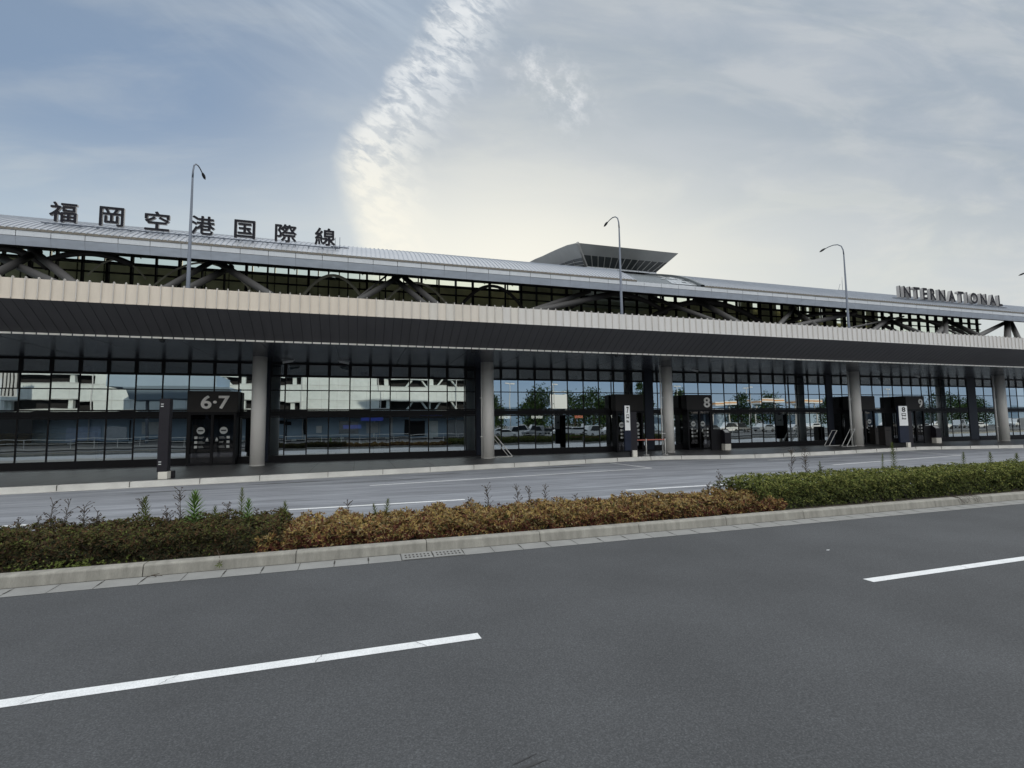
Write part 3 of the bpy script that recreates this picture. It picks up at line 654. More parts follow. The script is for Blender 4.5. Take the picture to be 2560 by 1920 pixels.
# bins and machines by gate 9
for x, y, w, h, lab in ((38.5, 28.6, .7, 1.25, 'dark machine against the glass left of the bus stop 8 sign'), (37.3, 27.0, .65, 1.35, 'dark rectangular litter cabinet left of the bus stop 8 sign')):
    e = empty('litter_cabinet', (x, y, .2), lab, 'cabinet'); child(MB().box(-w/2, w/2, -.25, .25, 0, h), 'body', 'door_panel', e, bevel=.02)
    child(MB().box(-w/2+.12, w/2-.12, -.258, -.251, h-.28, h-.2), 'slot', 'groove', e); child(MB().box(-w/2-.02, w/2+.02, -.27, .27, h+.001, h+.03), 'lid', 'totem_dark', e)
# ceiling cameras
def bullet(x, y, z, rz, label, s=1.0):
    e = empty('security_camera', (x, y, CEIL), label, 'camera', 'security cameras under the deck', rz)
    h = z-CEIL
    child(MB().tube([(0, 0, 0), (0, 0, h*.6), (0, 0, h), (.10*s, 0, h-.03)], .014, 8), 'arm', 'camera_grey', e)
    child(MB().tube([(.05*s, 0, h-.03), (.55*s, 0, h-.12)], [.055, .06], 12), 'body', 'camera_grey', e, smooth=False)
    child(MB().box(.03, .60*s, -.07, .07, h+.0, h+.012), 'sun_shield', 'camera_grey', e)
yc = 28.3
bullet(-.1176*yc, yc, zr(.1245, yc), math.pi, 'grey bullet camera hanging right of the first pillar, pointing left', 1.0)
bullet(-.039*yc, yc, zr(.1255, yc), 0, 'grey bullet camera right of its neighbour, pointing right, before the second pillar', 1.0)
bullet(.7607*yc, yc, zr(.1262, yc), 0, 'grey bullet camera under the deck right of the third pillar', 1.0)
bullet(1.5124*yc, yc, zr(.1245, yc), 0, 'grey bullet camera under the deck between fourth and fifth pillars', 1.0)
for uu, c_, lab in ((-.3317, .1527, 'black dome camera on the ceiling above the totem'), (.2262, .151, 'black dome camera on the ceiling left of the second pillar'), (.5615, .1522, 'black dome camera on the ceiling left of the third pillar')):
    y = (CEIL-.09-CAMH)/c_; e = empty('dome_camera', (uu*y, y, CEIL), lab, 'camera', 'dome cameras on the ceiling')
    child(MB().tube([(0, 0, -.001), (0, 0, -.08)], [.11, .11], 16), 'housing', 'lamp_black', e); child(MB().tube([(0, 0, -.08), (0, 0, -.12), (0, 0, -.15)], [.095, .075, .03], 16), 'dome', 'car_glass', e, smooth=True)

# ------------------------------------------------------------------ upper floor and roof
YW, YBk = 42.0, 55.0
RX0, RX1 = -40.0, 112.0
G0, G1 = 21.1, 27.6                        # gap in the vaulted roof, lower roof sits there
def rz_(y):
    line = CAMH+.3535*y
    return line-.0387*(38-y)**2 if y < 38 else line-.0052*(y-38)**2
prof = [34.0, 34.5, 35, 35.6, 36.3, 37, 38, 39.5, 41, 43, 45, 48, 51, 55, 58]
def vault(x0, x1, nm):
    par = TB
    mb = MB()
    for a, b in zip(prof[:-1], prof[1:]): mb.quad((x0, a, rz_(a)), (x1, a, rz_(a)), (x1, b, rz_(b)), (x0, b, rz_(b)))
    for a, b in zip(prof[:-1], prof[1:]): mb.quad((x0, a, rz_(a)-.35), (x0, b, rz_(b)-.35), (x1, b, rz_(b)-.35), (x1, a, rz_(a)-.35))
    for x in (x0, x1):
        for a, b in zip(prof[:-1], prof[1:]): mb.quad((x, a, rz_(a)), (x, b, rz_(b)), (x, b, rz_(b)-.35), (x, a, rz_(a)-.35))
    r_ = mb.build('curved_roof', 'roof_sheet', par)
    ms = MB(); pr2 = prof[:11]
    RW = .0092*34
    for i in range(int((x1-x0)/RW)+1):
        x = x0+RW*i
        for a, b in zip(pr2[:-1], pr2[1:]):
            za, zb2 = rz_(a), rz_(b)
            ms.quad((x-.016, a, za), (x-.016, b, zb2), (x-.016, b, zb2+.055), (x-.016, a, za+.055))
            ms.quad((x+.016, b, zb2), (x+.016, a, za), (x+.016, a, za+.055), (x+.016, b, zb2+.055))
            ms.quad((x-.016, a, za+.055), (x-.016, b, zb2+.055), (x+.016, b, zb2+.055), (x+.016, a, za+.055))
        ms.quad((x-.016, pr2[0], rz_(34)), (x-.016, 34, rz_(34)+.055), (x+.016, 34, rz_(34)+.055), (x+.016, 34, rz_(34)))
        ms.box(x-.035, x+.035, 33.93, 34.02, rz_(34)-.04, rz_(34)+.04)
    o = ms.build('standing_seams', 'roof_seam', None); o.parent = r_
    MB().box(x0, x1, 33.96, 34.1, rz_(34)-.14, rz_(34)-.001).build('roof_edge', 'roof_edge', par)
vault(RX0, G0, 'a'); vault(G1, RX1, 'b')
# gable trims at the gap
for xg in (G1,):
    mb = MB()
    for a, b in zip(prof[:9], prof[1:10]): mb.v += [(xg-.38, a, rz_(a)-.45), (xg-.38, b, rz_(b)-.45), (xg-.38, b, rz_(b)+.06), (xg-.38, a, rz_(a)+.06), (xg-.002, a, rz_(a)-.45), (xg-.002, b, rz_(b)-.45), (xg-.002, b, rz_(b)+.06), (xg-.002, a, rz_(a)+.06)]; n = len(mb.v)-8; mb.f += [(n, n+3, n+2, n+1), (n+3, n+7, n+6, n+2), (n+4, n+5, n+6, n+7)]
    mb.build('gable_trim', 'roof_slate', TB)
# lower roof in the gap
mb = MB(); nn = 14
for j in range(nn):
    a = 34.12+7.9*j/nn; b = 34.12+7.9*(j+1)/nn; za = rz_(a)-.20; zb3 = rz_(b)-.17
    mb.quad((G0, a, za), (G1, a, za), (G1, b, zb3), (G0, b, zb3))
mb.quad((G0, 42.1, 17.0), (G1, 42.1, 17.0), (G1, 46, 17.2), (G0, 46, 17.2))
mb.build('lower_roof', 'roof_slate', TB)
mb = MB()
for j in range(10):
    for i in range(7):
        if random.random() < .75:
            a = 34.35+.40*j; x = 24.2+.42*i+.10*j; zz = rz_(a)-.155
            if x < G1-.6: mb.quad((x, a, zz), (x+.40, a, zz), (x+.46, a+.30, rz_(a+.3)-.150), (x+.06, a+.30, rz_(a+.3)-.150))
mb.build('roof_lights', 'roof_skylight', TB)
# eave panels
EW = .0475*34
mb = MB(); ml = MB(); mg = MB()
n = int((RX1-RX0)/EW)
zA_, zB_, zC_ = rz_(34)-.141, zr(.3215, 34), zr(.3055, 34.10)
for i in range(n):
    x = RX0+.42+EW*i
    mb.box(x+.016, x+EW-.016, 34.0, 34.1, zB_+.01, zA_)
    mb.box(x+EW*.5-.004, x+EW*.5+.004, 33.994, 34.0, zB_+.05, zA_-.05)
    ml.poly([(x+.004, 33.98, zB_-.02), (x+EW-.004, 33.98, zB_-.02), (x+EW-.004, 34.10, zC_), (x+.004, 34.10, zC_)][::-1])
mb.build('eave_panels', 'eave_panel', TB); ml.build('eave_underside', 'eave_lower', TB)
MB().box(RX0, RX1, 34.03, 34.3, zB_-.01, zA_-.01).box(RX0, RX1, 34.13, 34.4, zC_+.005, zB_-.012).build('eave_backing', 'groove', TB)
MB().prism([(34.4, zC_+.005), (YW, 14.90), (YW, 15.1), (34.4, zC_+.3)], RX0, RX1).build('eave_soffit', 'roof_under', TB)
# upper curtain wall
UX = 1.5
frm = MB(); gl = MB()
zt_, zm0, zm1, zl = zr(.3012, YW), zr(.2880, YW), zr(.2847, YW), zr(.2692, YW)
i = 0; x = RX0
while x < 76:
    wd = .10 if i % 3 else .17
    frm.box(x-wd/2, x+wd/2, YW-.15, YW+.15, 6.8, 14.9); x += UX; i += 1
frm.box(RX0, 76, YW-.2, YW+.2, zm1, zm0); frm.box(RX0, 76, YW-.08, YW+.08, zl-.05, zl+.05); frm.box(RX0, 76, YW-.08, YW+.08, zl-.9, zl-.8); frm.box(RX0, 76, YW-.2, YW+.2, zt_, 14.95)
uc = frm.build('upper_curtain_wall', 'frame_black', TB); g = gl.quad((RX0, YW, 6.8), (76, YW, 6.8), (76, YW, zt_), (RX0, YW, zt_)).build('upper_glazing', 'upper_glass', None); g.parent = uc
# back of the hall: solid below, glazed above
bk = MB(); bk.box(RX0, 60, YBk, YBk+.3, 6.8, zr(.2865, YBk)); bk.box(60, 76, YBk, YBk+.3, 6.8, zr(.262, YBk))
bk.box(15.5, 30.5, YBk-8, YBk-7.8, 6.8, 17.3)
x = 50
while x < 75:
    w = random.uniform(.8, 3.4); bk.box(x, min(75.5, x+w), YBk-.6, YBk-.4, 15.5, 19.4); x += w+random.uniform(.3, 1.3)
bk.build('hall_back_wall', 'hall_wall', TB)
mb = MB(); x = RX0
while x < 76: mb.box(x-.06, x+.06, YBk, YBk+.2, 13, rz_(YBk)-.3); x += 2.1
for z in (18.6, 17.9): mb.box(RX0, 76, YBk, YBk+.1, z, z+.07)
mb.build('hall_back_mullions', 'frame_black', TB)
mb = MB(); x = RX0+1       # roof trusses inside
while x < 76:
    if not 24 < x < 38:
        for y0, y1 in ((44, 47), (47, 50), (50, 53)):
            mb.tube([(x, y0, rz_(y0)-.5), (x+.8, (y0+y1)/2, rz_((y0+y1)/2)-1.9), (x, y1, rz_(y1)-.5)], .05, 5)
        mb.tube([(x, 43, rz_(43)-.4), (x+.3, 54, rz_(54)-.5)], .09, 5)
    x += 3.2
mb.build('roof_trusses', 'arch_pale', TB)
MB().box(RX0, 76, YW, YBk, 6.7, 6.8).build('upper_floor', 'interior_floor', TB)
# clutter inside the upper hall
mb = MB()
for i in range(70):
    x = random.uniform(RX0, 76); y = random.uniform(44, 53); h = random.uniform(2.5, 7.5); mb.box(x, x+random.uniform(.06, .25), y, y+.1, 6.8, 6.8+h)
    if i % 2: z = random.uniform(10, 14); mb.box(x, x+random.uniform(1, 5), y, y+.1, z, z+.12)
mb.build('hall_fittings', 'arch_pale', TB)
# arched tubes under the eave
def arch(x0, x1, z0, zp, y, r, m='strut_paint', nm='roof_arch'):
    pts = [(x0+(x1-x0)*t, y+1.5*math.sin(math.pi*t)*0, z0+(zp-z0)*(1-(2*t-1)**2)) for t in np.linspace(0, 1, 17)]
    return MB().tube(pts, r, 8).build(nm, m, TB, smooth=True)
Ya = 40.5
for uc0, uc1, z0c, zpc, r_ in ((-.62, -.50, .27, .298, .22), (-.50, -.38, .285, .3005, .20), (-.445, -.36, .262, .293, .06), (-.36, -.18, .235, .299, .07), (-.13, .03, .20, .293, .12), (.03, .19, .22, .290, .10), (.19, .35, .232, .295, .14), (.45, .70, .26, .297, .22), (.66, .98, .25, .2945, .26), (1.05, 1.45, .25, .290, .2), (1.35, 1.75, .25, .286, .2)):
    arch(uc0*Ya, uc1*Ya, zr(z0c, Ya), zr(zpc, Ya), Ya, r_, 'arch_pale' if r_ < .13 else 'strut_paint')
# diagonal struts: (u,c) top at Y=38, visible foot at Y=33, continued to the deck
SR = [((-.5644, .2819), (-.5066, .2534), .34), ((-.5201, .2963), (-.4735, .2547), .34), ((-.5201, .2924), (-.5631, .2592), .30),
      ((-.2563, .3046), (-.3214, .2546), .26), ((-.2385, .2876), (-.286, .2558), .30), ((-.2526, .3035), (-.1773, .2565), .34),
      ((.0769, .3024), (.0082, .2541), .28), ((.053, .3036), (-.0004, .255), .10), ((.071, .2909), (.1181, .2534), .28), ((.0875, .2969), (.1413, .2548), .30),
      ((.567, .2994), (.4019, .2558), .32), ((.4895, .2964), (.384, .2564), .28), ((.7849, .298), (.886, .2552), .34), ((.6815, .2900), (.807, .2558), .26),
      ((1.0813, .2885), (1.0464, .2565), .28), ((1.09, .288), (1.15, .2565), .28), ((1.27, .287), (1.13, .2565), .30), ((1.45, .286), (1.31, .257), .14), ((1.42, .280), (1.38, .256), .3), ((1.43, .280), (1.52, .256), .3),
      ((1.9408, .300), (1.9349, .2531), .42), ((1.922, .2953), (1.8083, .2536), .32), ((1.9595, .297), (1.9835, .2531), .34), ((1.6899, .2839), (1.789, .2547), .34), ((1.6634, .2826), (1.6316, .2572), .34), ((1.66, .30), (1.655, .2550), .36), ((1.58, .285), (1.70, .255), .14)]
stn = 0
for (u1, c1), (u0, c0), r_ in SR:
    Yt, Yb_ = 36.6, 33.4
    T = Vector((u1*Yt, Yt, zr(c1, Yt))); B = Vector((u0*Yb_, Yb_, zr(c0, Yb_)))
    dr = (B-T); k_ = (T.z-6.75)/(T.z-B.z); Bt = T+dr*k_
    zroof = 12.75 + (T.y-34.4)*.18; T2 = T-dr*max(0, min(.35, (zroof-T.z)/(-dr.z)))
    m_ = MB().tube([T2, Bt], [r_*.64, r_*.80], 14); o = m_.build('diagonal_strut', 'strut_paint', TB, smooth=True)

# --- roof lantern (tower)
LT = empty('roof_lantern', (25.5, 44, 17), 'flaring grey glazed rooftop lantern rising behind the gap in the roof', 'rooftop structure')
A_top = [(19.75, 42.0, 19.32), (19.75, 44.4, 19.95), (19.75, 46.8, 20.4), (19.75, 49, 20.78), (19.75, 51.2, 21.13), (19.75, 53.7, 21.6), (19.75, 56.2, 21.97)]
tr_, br_ = (31.05, 42.0, 19.33), (29.72, 44.0, 17.86)
tl_, bl_ = A_top[0], (21.6, 44.0, 17.83)
def lerp(a, b, t): return tuple(a[i]+(b[i]-a[i])*t for i in range(3))
TBND = .50
l1, r1 = lerp(tl_, bl_, TBND), lerp(tr_, br_, TBND)
def thick(quad, nrm, d_=.12):
    mb = MB(); q = [Vector(p) for p in quad]; n_ = Vector(nrm).normalized()*d_; b = [p+n_ for p in q]
    mb.quad(*q); mb.quad(*b[::-1]); 
    for i in range(4): mb.quad(q[i], b[i], b[(i+1) % 4], q[(i+1) % 4])
    return mb
thick([l1, r1, tr_, tl_], (0, 1, .3), .15).build('front_fascia', 'lantern_clad', LT)
thick([bl_, br_, r1, l1], (0, 1, .3), .12).build('front_glazing', 'lantern_glass', LT)
mb = MB()
for i in range(12):
    t = (i+1.3)/12.8; a = lerp(bl_, br_, t-.02); b = lerp(l1, r1, t); a = Vector(a)+Vector((0, -.04, 0)); b = Vector(b)+Vector((0, -.04, 0))
    mb.tube([a, b], .045, 5)
mb.tube([Vector(bl_)+Vector((0, -.03, 0)), Vector(l1)+Vector((0, -.03, 0)), Vector(tl_)+Vector((0, -.03, 0))], .15, 5)
mb.build('front_mullions', 'lantern_frame', LT)
# left flank
mb = MB(); mg_ = MB()
fb = [(21.6, y, rz_(y)-.2) for y in (44, 46, 48, 50, 52, 54, 56)]
for i in range(6):
    a, b = A_top[i], A_top[i+1]; fa, fb_ = fb[i], fb[i+1]
    ma_, mb_ = lerp(a, fa, .50+.03*i), lerp(b, fb_, .50+.03*(i+1))
    mb.quad(b, a, ma_, mb_); mg_.quad(mb_, ma_, fa, fb_)
mb.build('side_fascia', 'lantern_clad', LT); mg_.build('side_glazing', 'lantern_glass', LT)
mb = MB()
for i in range(1, 6):
    a = A_top[i]; fa = fb[i]; mm_ = lerp(a, fa, .50+.03*i); mb.tube([Vector(mm_)+Vector((-.03, 0, 0)), Vector(fa)+Vector((-.03, 0, 0))], .03, 4)
for t in (.25, .5, .75):
    mb.tube([Vector(lerp(lerp(A_top[i], fb[i], .50+.03*i), fb[i], t))+Vector((-.03, 0, 0)) for i in range(7)], .03, 4)
mb.build('side_mullions', 'lantern_frame', LT)
mb = MB()
for i in range(6):
    a, b = A_top[i], A_top[i+1]; mb.quad(a, b, (31.05, b[1], b[2]), (31.05, a[1], a[2]))
mb.quad(tr_, (31.05, 56.2, 21.97), (29.72, 56, 17), br_)
mb.build('lantern_roof', 'lantern_clad', LT)
MB().box(21.4, 29.75, 44.02, 47, 14.4, 17.83).build('base_wall', 'eave_panel', LT)
mb = MB()
for i in range(6): mb.box(22.6+1.25*i, 22.62+1.25*i, 44.0, 44.02, 14.5, 17.8)
mb.build('base_joints', 'groove', LT)

# --- rooftop signs
YS = 35.0
def roof_sign(chars, label, par_label, xs_, z0, z1, rail, depth, bold, cat='rooftop sign'):
    e = empty('rooftop_sign', (xs_[0][0], YS, z0-.3), label, cat, None)
    for ch, (a, b) in zip(chars, xs_):
        V, Fc = text_mesh(ch, 1.0, bold)
        mn, mx = V.min(0), V.max(0)
        me = MB(); me.v = [(a+(p[0]-mn[0])/(mx[0]-mn[0])*(b-a), YS+depth-(p[2]-mn[2])/(mx[2]-mn[2])*depth, z0+(p[1]-mn[1])/(mx[1]-mn[1])*(z1-z0)) for p in V]; me.f = Fc
        o = me.build('letter', 'sign_side', e); o['label'] = 'sign character '+ch
        o.data.materials.append(MATS['sign_face'])
        for p in o.data.polygons:
            p.material_index = 1 if (p.normal.y < -.8 or p.normal.y > .8) else 0
    x0, x1 = rail
    mb = MB(); mb.tube([(x0, YS+.1, z0-.10), (x1, YS+.1, z0-.10)], .035, 6); mb.tube([(x0, YS+.5, z0-.02), (x1, YS+.5, z0-.02)], .035, 6)
    mb.tube([(x0, YS-.25, z0-.22), (x1, YS-.25, z0-.22)], .03, 6)
    x = x0
    while x < x1: mb.tube([(x, YS+.1, z0-.10), (x, YS+.1, rz_(YS+.1))], .03, 5); mb.tube([(x, YS-.3, z0-.22), (x, YS+.6, z0-.02)], .025, 5); x += .85
    mb.build('support_rail', 'galvanised', e)
    return e
us = [(-.5038, -.4650), (-.4336, -.3975), (-.3668, -.3285), (-.2952, -.2570), (-.2254, -.1900), (-.1566, -.1185), (-.0861, -.0485)]
roof_sign('福岡空港国際線', 'black Japanese lettering standing on the left roof edge, seven characters', '', [(a*YS, b*YS) for a, b in us], zr(.3515, YS), zr(.3862, YS), (-.5096*YS, -.0392*YS), .16, .018)
wd = []
for ch in 'INTERNATIONAL':
    V, Fc = text_mesh(ch, 1.0); wd.append(V[:, 0].max()-V[:, 0].min())
x0, x1 = 1.4800*YS, 1.9268*YS; gap = .26; sc = (x1-x0)/(sum(wd)+gap*12)
xs_ = []; x = x0
for w in wd: xs_.append((x, x+w*sc)); x += (w+gap)*sc
roof_sign('INTERNATIONAL', 'grey metal INTERNATIONAL lettering standing on the right roof edge', '', xs_, zr(.3500, YS), zr(.3842, YS), (1.4538*YS, 1.9313*YS), .32, .03)
# antennas on the roof
for x, y, lab in ((-.0400*36, 36, 'pair of short thin lightning rods at the right end of the Japanese sign'), (1.263*38.2, 38.2, 'thin lightning rod on the roof left of the third street lamp head')):
    e = empty('lightning_rod', (x, y, rz_(y)), lab, 'antenna')
    mb = MB().tube([(0, 0, 0), (0, 0, .75 if x < 5 else 1.5)], .02, 5).tube([(-.3 if x < 5 else -.6, 0, 0), (-.3 if x < 5 else -.3, 0, .7)], .018, 5)
    child(mb, 'rods', 'galvanised', e); child(MB().box(-.6, .6, -.05, .05, .0, .06), 'foot', 'galvanised', e)

# --- street lamps on the deck
LYp = 22.3
lm = None
for i, (uu, lab) in enumerate(((-.2955, 'leftmost galvanised street lamp rising beside the Japanese sign'), (.5785, 'middle galvanised street lamp rising beside the roof lantern'), (1.276, 'right galvanised street lamp rising left of the INTERNATIONAL sign'), (2.165, 'street lamp whose head just touches the right picture edge'))):
    x = uu*LYp; zt0 = zr(.474, LYp)
    if lm is None:
        e = empty('street_lamp', (x, LYp, 6.78), lab, 'street lamp', 'street lamps on the elevated deck'); h = zt0-6.78
        child(MB().tube([(0, 0, 0), (0, 0, .5), (0, 0, h-.4)], [.085, .078, .036], 14), 'pole', 'galvanised', e, smooth=True)
        arm = [(0, 0, h-.4), (0, .02, h-.1), (0, .12, h+.18), (0, .35, h+.36), (0, .65, h+.44), (0, .95, h+.44), (0, 1.2, h+.41)]
        child(MB().tube(arm, [.036, .034, .030, .028, .026, .024, .022], 10), 'arm', 'galvanised', e, smooth=True)
        hd = [(0, 1.18, h+.41), (0, 1.26, h+.415), (0, 1.38, h+.39), (0, 1.52, h+.355), (0, 1.64, h+.33)]
        o = child(MB().tube(hd, [.022, .045, .065, .055, .012], 12), 'lamp_head', 'lamp_black', e, smooth=True)
        child(MB().box(-.14, .14, -.14, .14, 0, .03), 'base_plate', 'galvanised', e); lm = e
    else:
        e = copy_tree(lm); e.location = (x, LYp, 6.78); tag(e, lab)

# ------------------------------------------------------------------ vegetation
def leaf_object(name, leaves, mats, parent=None):
    """leaves: arrays base, dir, side, length, width, mat -> one mesh of 4-vertex leaves"""
    B, D, Sd, Ln, Wd, Mi = leaves; n = len(B)
    v0 = B; v1 = B+D*(Ln*.45)[:, None]+Sd*(Wd*.5)[:, None]; v2 = B+D*Ln[:, None]; v3 = B+D*(Ln*.45)[:, None]-Sd*(Wd*.5)[:, None]
    V = np.stack([v0, v1, v2, v3], 1).reshape(-1, 3)
    me = bpy.data.meshes.new(name); me.vertices.add(4*n); me.vertices.foreach_set('co', V.ravel()); me.loops.add(4*n); me.loops.foreach_set('vertex_index', np.arange(4*n))
    me.polygons.add(n); me.polygons.foreach_set('loop_start', np.arange(0, 4*n, 4)); 
    for m in mats: me.materials.append(MATS[m])
    me.polygons.foreach_set('material_index', Mi.astype(np.int32)); me.update(calc_edges=True); me.validate()
    o = bpy.data.objects.new(name, me); COL.objects.link(o)
    if parent is not None: o.parent = parent
    return o
def rosettes(C, Nn, k, ln, wd, probs, clump=None, up=.3):
    """k leaves per centre, fanning about normal"""
    n = len(C); C = np.repeat(C, k, 0); Nn = np.repeat(Nn, k, 0)
    ref = rng.normal(size=Nn.shape); t = np.cross(Nn, ref); t /= np.linalg.norm(t, axis=1)[:, None]+1e-9
    D = t+Nn*rng.uniform(up*.2, up*2.2, n*k)[:, None]; D /= np.linalg.norm(D, axis=1)[:, None]
    Sd = np.cross(D, Nn+rng.normal(size=Nn.shape)*.5); Sd /= np.linalg.norm(Sd, axis=1)[:, None]+1e-9
    Ln = rng.uniform(.7, 1.25, n*k)*ln; Wd = rng.uniform(.8, 1.2, n*k)*wd
    Mi = rng.choice(len(probs), n, p=probs); Mi = np.repeat(Mi, k); sw = rng.random(n*k) < .25; Mi[sw] = rng.choice(len(probs), sw.sum(), p=probs)
    return C, D, Sd, Ln, Wd, Mi
def vnoise(x, y, s, seed=0):
    return (np.sin(x*s*1.7+seed)+np.sin(x*s*3.1+y*s*2.3+seed*2)+np.sin(y*s*2.7-x*s*.9+seed*3))/3
def hedge(name, x0, x1, y0, y1, top, label, mats, probs, dens, k, ln, wd, bump=.06, seed=1, lean=.0, clump_s=3.0, dome=0, tp=None, bp=None):
    e = empty(name, ((x0+x1)/2, (y0+y1)/2, .15), label, 'hedge', 'hedges on the planted median')
    Lx = x1-x0; area = Lx*(y1-y0+2*top*.8)
    n = int(area*dens)
    s = rng.random(n); X = rng.uniform(x0, x1, n)
    wt = (y1-y0)/(y1-y0+2.6*top)
    topm = s < wt; fr = (~topm) & (s < wt+(1-wt)*.8)
    Yc = np.where(topm, rng.uniform(y0, y1, n), np.where(fr, y0, y1))
    H = top-dome+2.0*dome*np.abs(np.sin(math.pi*X/.62+seed+.6*np.sin(X*1.3)))*(.6+.4*np.sin(X*2.9+seed)) if dome else top*(1+.0*X)
    bz = .15
    Hh = H+bump*vnoise(X, Yc, clump_s, seed)+bump*.5*vnoise(X, Yc, clump_s*2.6, seed+5)
    edge = np.minimum(Yc-y0, y1-Yc); Hh = Hh-np.clip(.16-edge, 0, .16)*.9*topm
    Z = np.where(topm, bz+Hh, bz+rng.random(n)**.8*(Hh-.04))
    depth = rng.exponential(.045, n); bul = bump*.9*vnoise(X, Z*2, clump_s, seed+9)
    Yp = np.where(topm, Yc, np.where(fr, Yc+depth-bul+.03, Yc-depth+bul)); Zp = np.where(topm, Z-depth, Z)
    Nn = np.zeros((n, 3)); Nn[topm] = (0, -.25, 1); Nn[fr] = (0, -1, .55); Nn[(~topm) & (~fr)] = (0, 1, .5)
    Nn += rng.normal(size=Nn.shape)*.35; Nn /= np.linalg.norm(Nn, axis=1)[:, None]
    C = np.stack([X, Yp, Zp], 1)
    # taper the ends
    te = np.minimum(X-x0, x1-X); C[:, 2] -= np.clip(.15-te, 0, .15)*.8*np.clip((C[:, 2]-.15)/.5, 0, 1)
    nf = int(n*.30)                       # a few leaves inside the hedge
    Ci = np.stack([rng.uniform(x0+.1, x1-.1, nf), rng.uniform(y0+.1, y1-.1, nf), bz+rng.uniform(.05, .92, nf)*(float(top)-.05)], 1); C = np.concatenate([C, Ci])
    Ni = rng.normal(size=(nf, 3)); Nn = np.concatenate([Nn, Ni/np.linalg.norm(Ni, axis=1)[:, None]])
    lv = rosettes(C, Nn, k, ln, wd, probs)
    lv[3][-nf*k:] *= 1.9; lv[4][-nf*k:] *= 2.2
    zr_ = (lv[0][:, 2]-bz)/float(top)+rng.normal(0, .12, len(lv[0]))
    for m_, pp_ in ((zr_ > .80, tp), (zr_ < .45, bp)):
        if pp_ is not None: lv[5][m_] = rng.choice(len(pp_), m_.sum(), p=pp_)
    # colour clumps
    o = leaf_object('foliage', lv, mats); o.parent = e; o.matrix_parent_inverse = Matrix.Translation(e.location).inverted()
    # twigs
    mb = MB(); nt_ = int(Lx*16)
    for i in range(nt_):
        x = random.uniform(x0+.05, x1-.05); y = random.uniform(y0+.12, y1-.15); z = .15
        hh = float(top)*random.uniform(.6, .95); p = [(x, y, z)]; a = random.uniform(-.25, .25); b = random.uniform(-.25, .25)
        for q in (.4, .75, 1): p.append((x+a*q+random.uniform(-.03, .03), y+b*q, z+hh*q))
        mb.tube(p, [.008, .006, .004, .003], 3, cap=False)
    t_ = mb.build('stems', 'twig', e)
    # dark leaf litter core so the soil does not shine through
    return e
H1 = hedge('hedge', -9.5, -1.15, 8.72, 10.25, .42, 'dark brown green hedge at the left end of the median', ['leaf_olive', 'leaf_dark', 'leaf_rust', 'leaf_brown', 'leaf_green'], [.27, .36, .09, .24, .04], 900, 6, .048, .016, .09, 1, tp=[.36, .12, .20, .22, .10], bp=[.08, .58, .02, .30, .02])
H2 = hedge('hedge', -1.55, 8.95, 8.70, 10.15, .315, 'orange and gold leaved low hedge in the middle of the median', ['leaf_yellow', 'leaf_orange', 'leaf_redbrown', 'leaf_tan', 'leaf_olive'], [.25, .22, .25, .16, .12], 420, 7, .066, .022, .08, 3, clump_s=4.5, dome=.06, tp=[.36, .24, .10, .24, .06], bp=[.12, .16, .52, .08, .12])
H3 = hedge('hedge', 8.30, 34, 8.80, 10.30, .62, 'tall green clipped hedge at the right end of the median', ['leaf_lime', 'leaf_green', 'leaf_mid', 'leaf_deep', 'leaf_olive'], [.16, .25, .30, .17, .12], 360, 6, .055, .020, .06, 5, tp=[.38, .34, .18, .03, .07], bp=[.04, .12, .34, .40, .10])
# copper clumps inside the dark hedge top, green tuft low at front
def weed_green(x, y, z0, h, label, m='leaf_bright', grp='green weeds growing out of the hedges', ln=.11):
    ln *= 1.5
    e = empty('weed', (x, y, z0), label, 'weed', grp)
    pts = [(0, 0, 0), (random.uniform(-.02, .02), 0, h*.5), (random.uniform(-.03, .03), 0, h)]
    child(MB().tube(pts, [.006, .005, .003], 5), 'stem', m, e)
    n = int(34+h*130); zz = np.linspace(.15*h, h, n); a = np.arange(n)*2.4
    B = np.stack([np.interp(zz, [0, h/2, h], [p[0] for p in pts]), zz*0, zz], 1)
    up = np.interp(zz/h, [0, .6, 1], [.15, .5, 1.6]); D = np.stack([np.cos(a), np.sin(a), up], 1); D /= np.linalg.norm(D, axis=1)[:, None]
    Sd = np.stack([-np.sin(a), np.cos(a), 0*a], 1); Ln = ln*np.interp(zz/h, [0, .7, 1], [1, .9, .5]); Wd = Ln*.15
    leaf_object('leaves', (B, D, Sd, Ln, Wd, np.zeros(n)), [m], e)
def weed_dry(x, y, z0, h, label, dens=7, grp='dry weed stalks above the hedges'):
    e = empty('weed', (x, y, z0), label, 'weed', grp)
    mb = MB(); lx = random.uniform(-.06, .06)*h*3
    mb.tube([(0, 0, 0), (lx*.4, 0, h*.5), (lx, 0, h)], [.006, .005, .002], 4)
    tips = MB()
    for i in range(int(dens*2.2)+int(h*34)):
        t = random.uniform(.25, 1); a = random.uniform(0, 6.28); l = min(.13, h*random.uniform(.08, .26))
        b = Vector((lx*t, 0, h*t)); d_ = Vector((math.cos(a), math.sin(a), random.uniform(.6, 1.5))).normalized()
        q = b+d_*l; mb.tube([b, b+d_*l*.6+Vector((0, 0, .01)), q], [.004, .0035, .003], 3, cap=False)
        for j in range(2):
            r_ = Vector((random.uniform(-1, 1), random.uniform(-1, 1), random.uniform(-.3, 1))).normalized()*.022
            w = r_.orthogonal().normalized()*.008
            tips.quad(q-w, q+r_*.5-w*1.4, q+r_+w*.2, q+w)
    child(mb, 'stalk', 'weed_dry', e); child(tips, 'seed_heads', 'weed_dry', e)
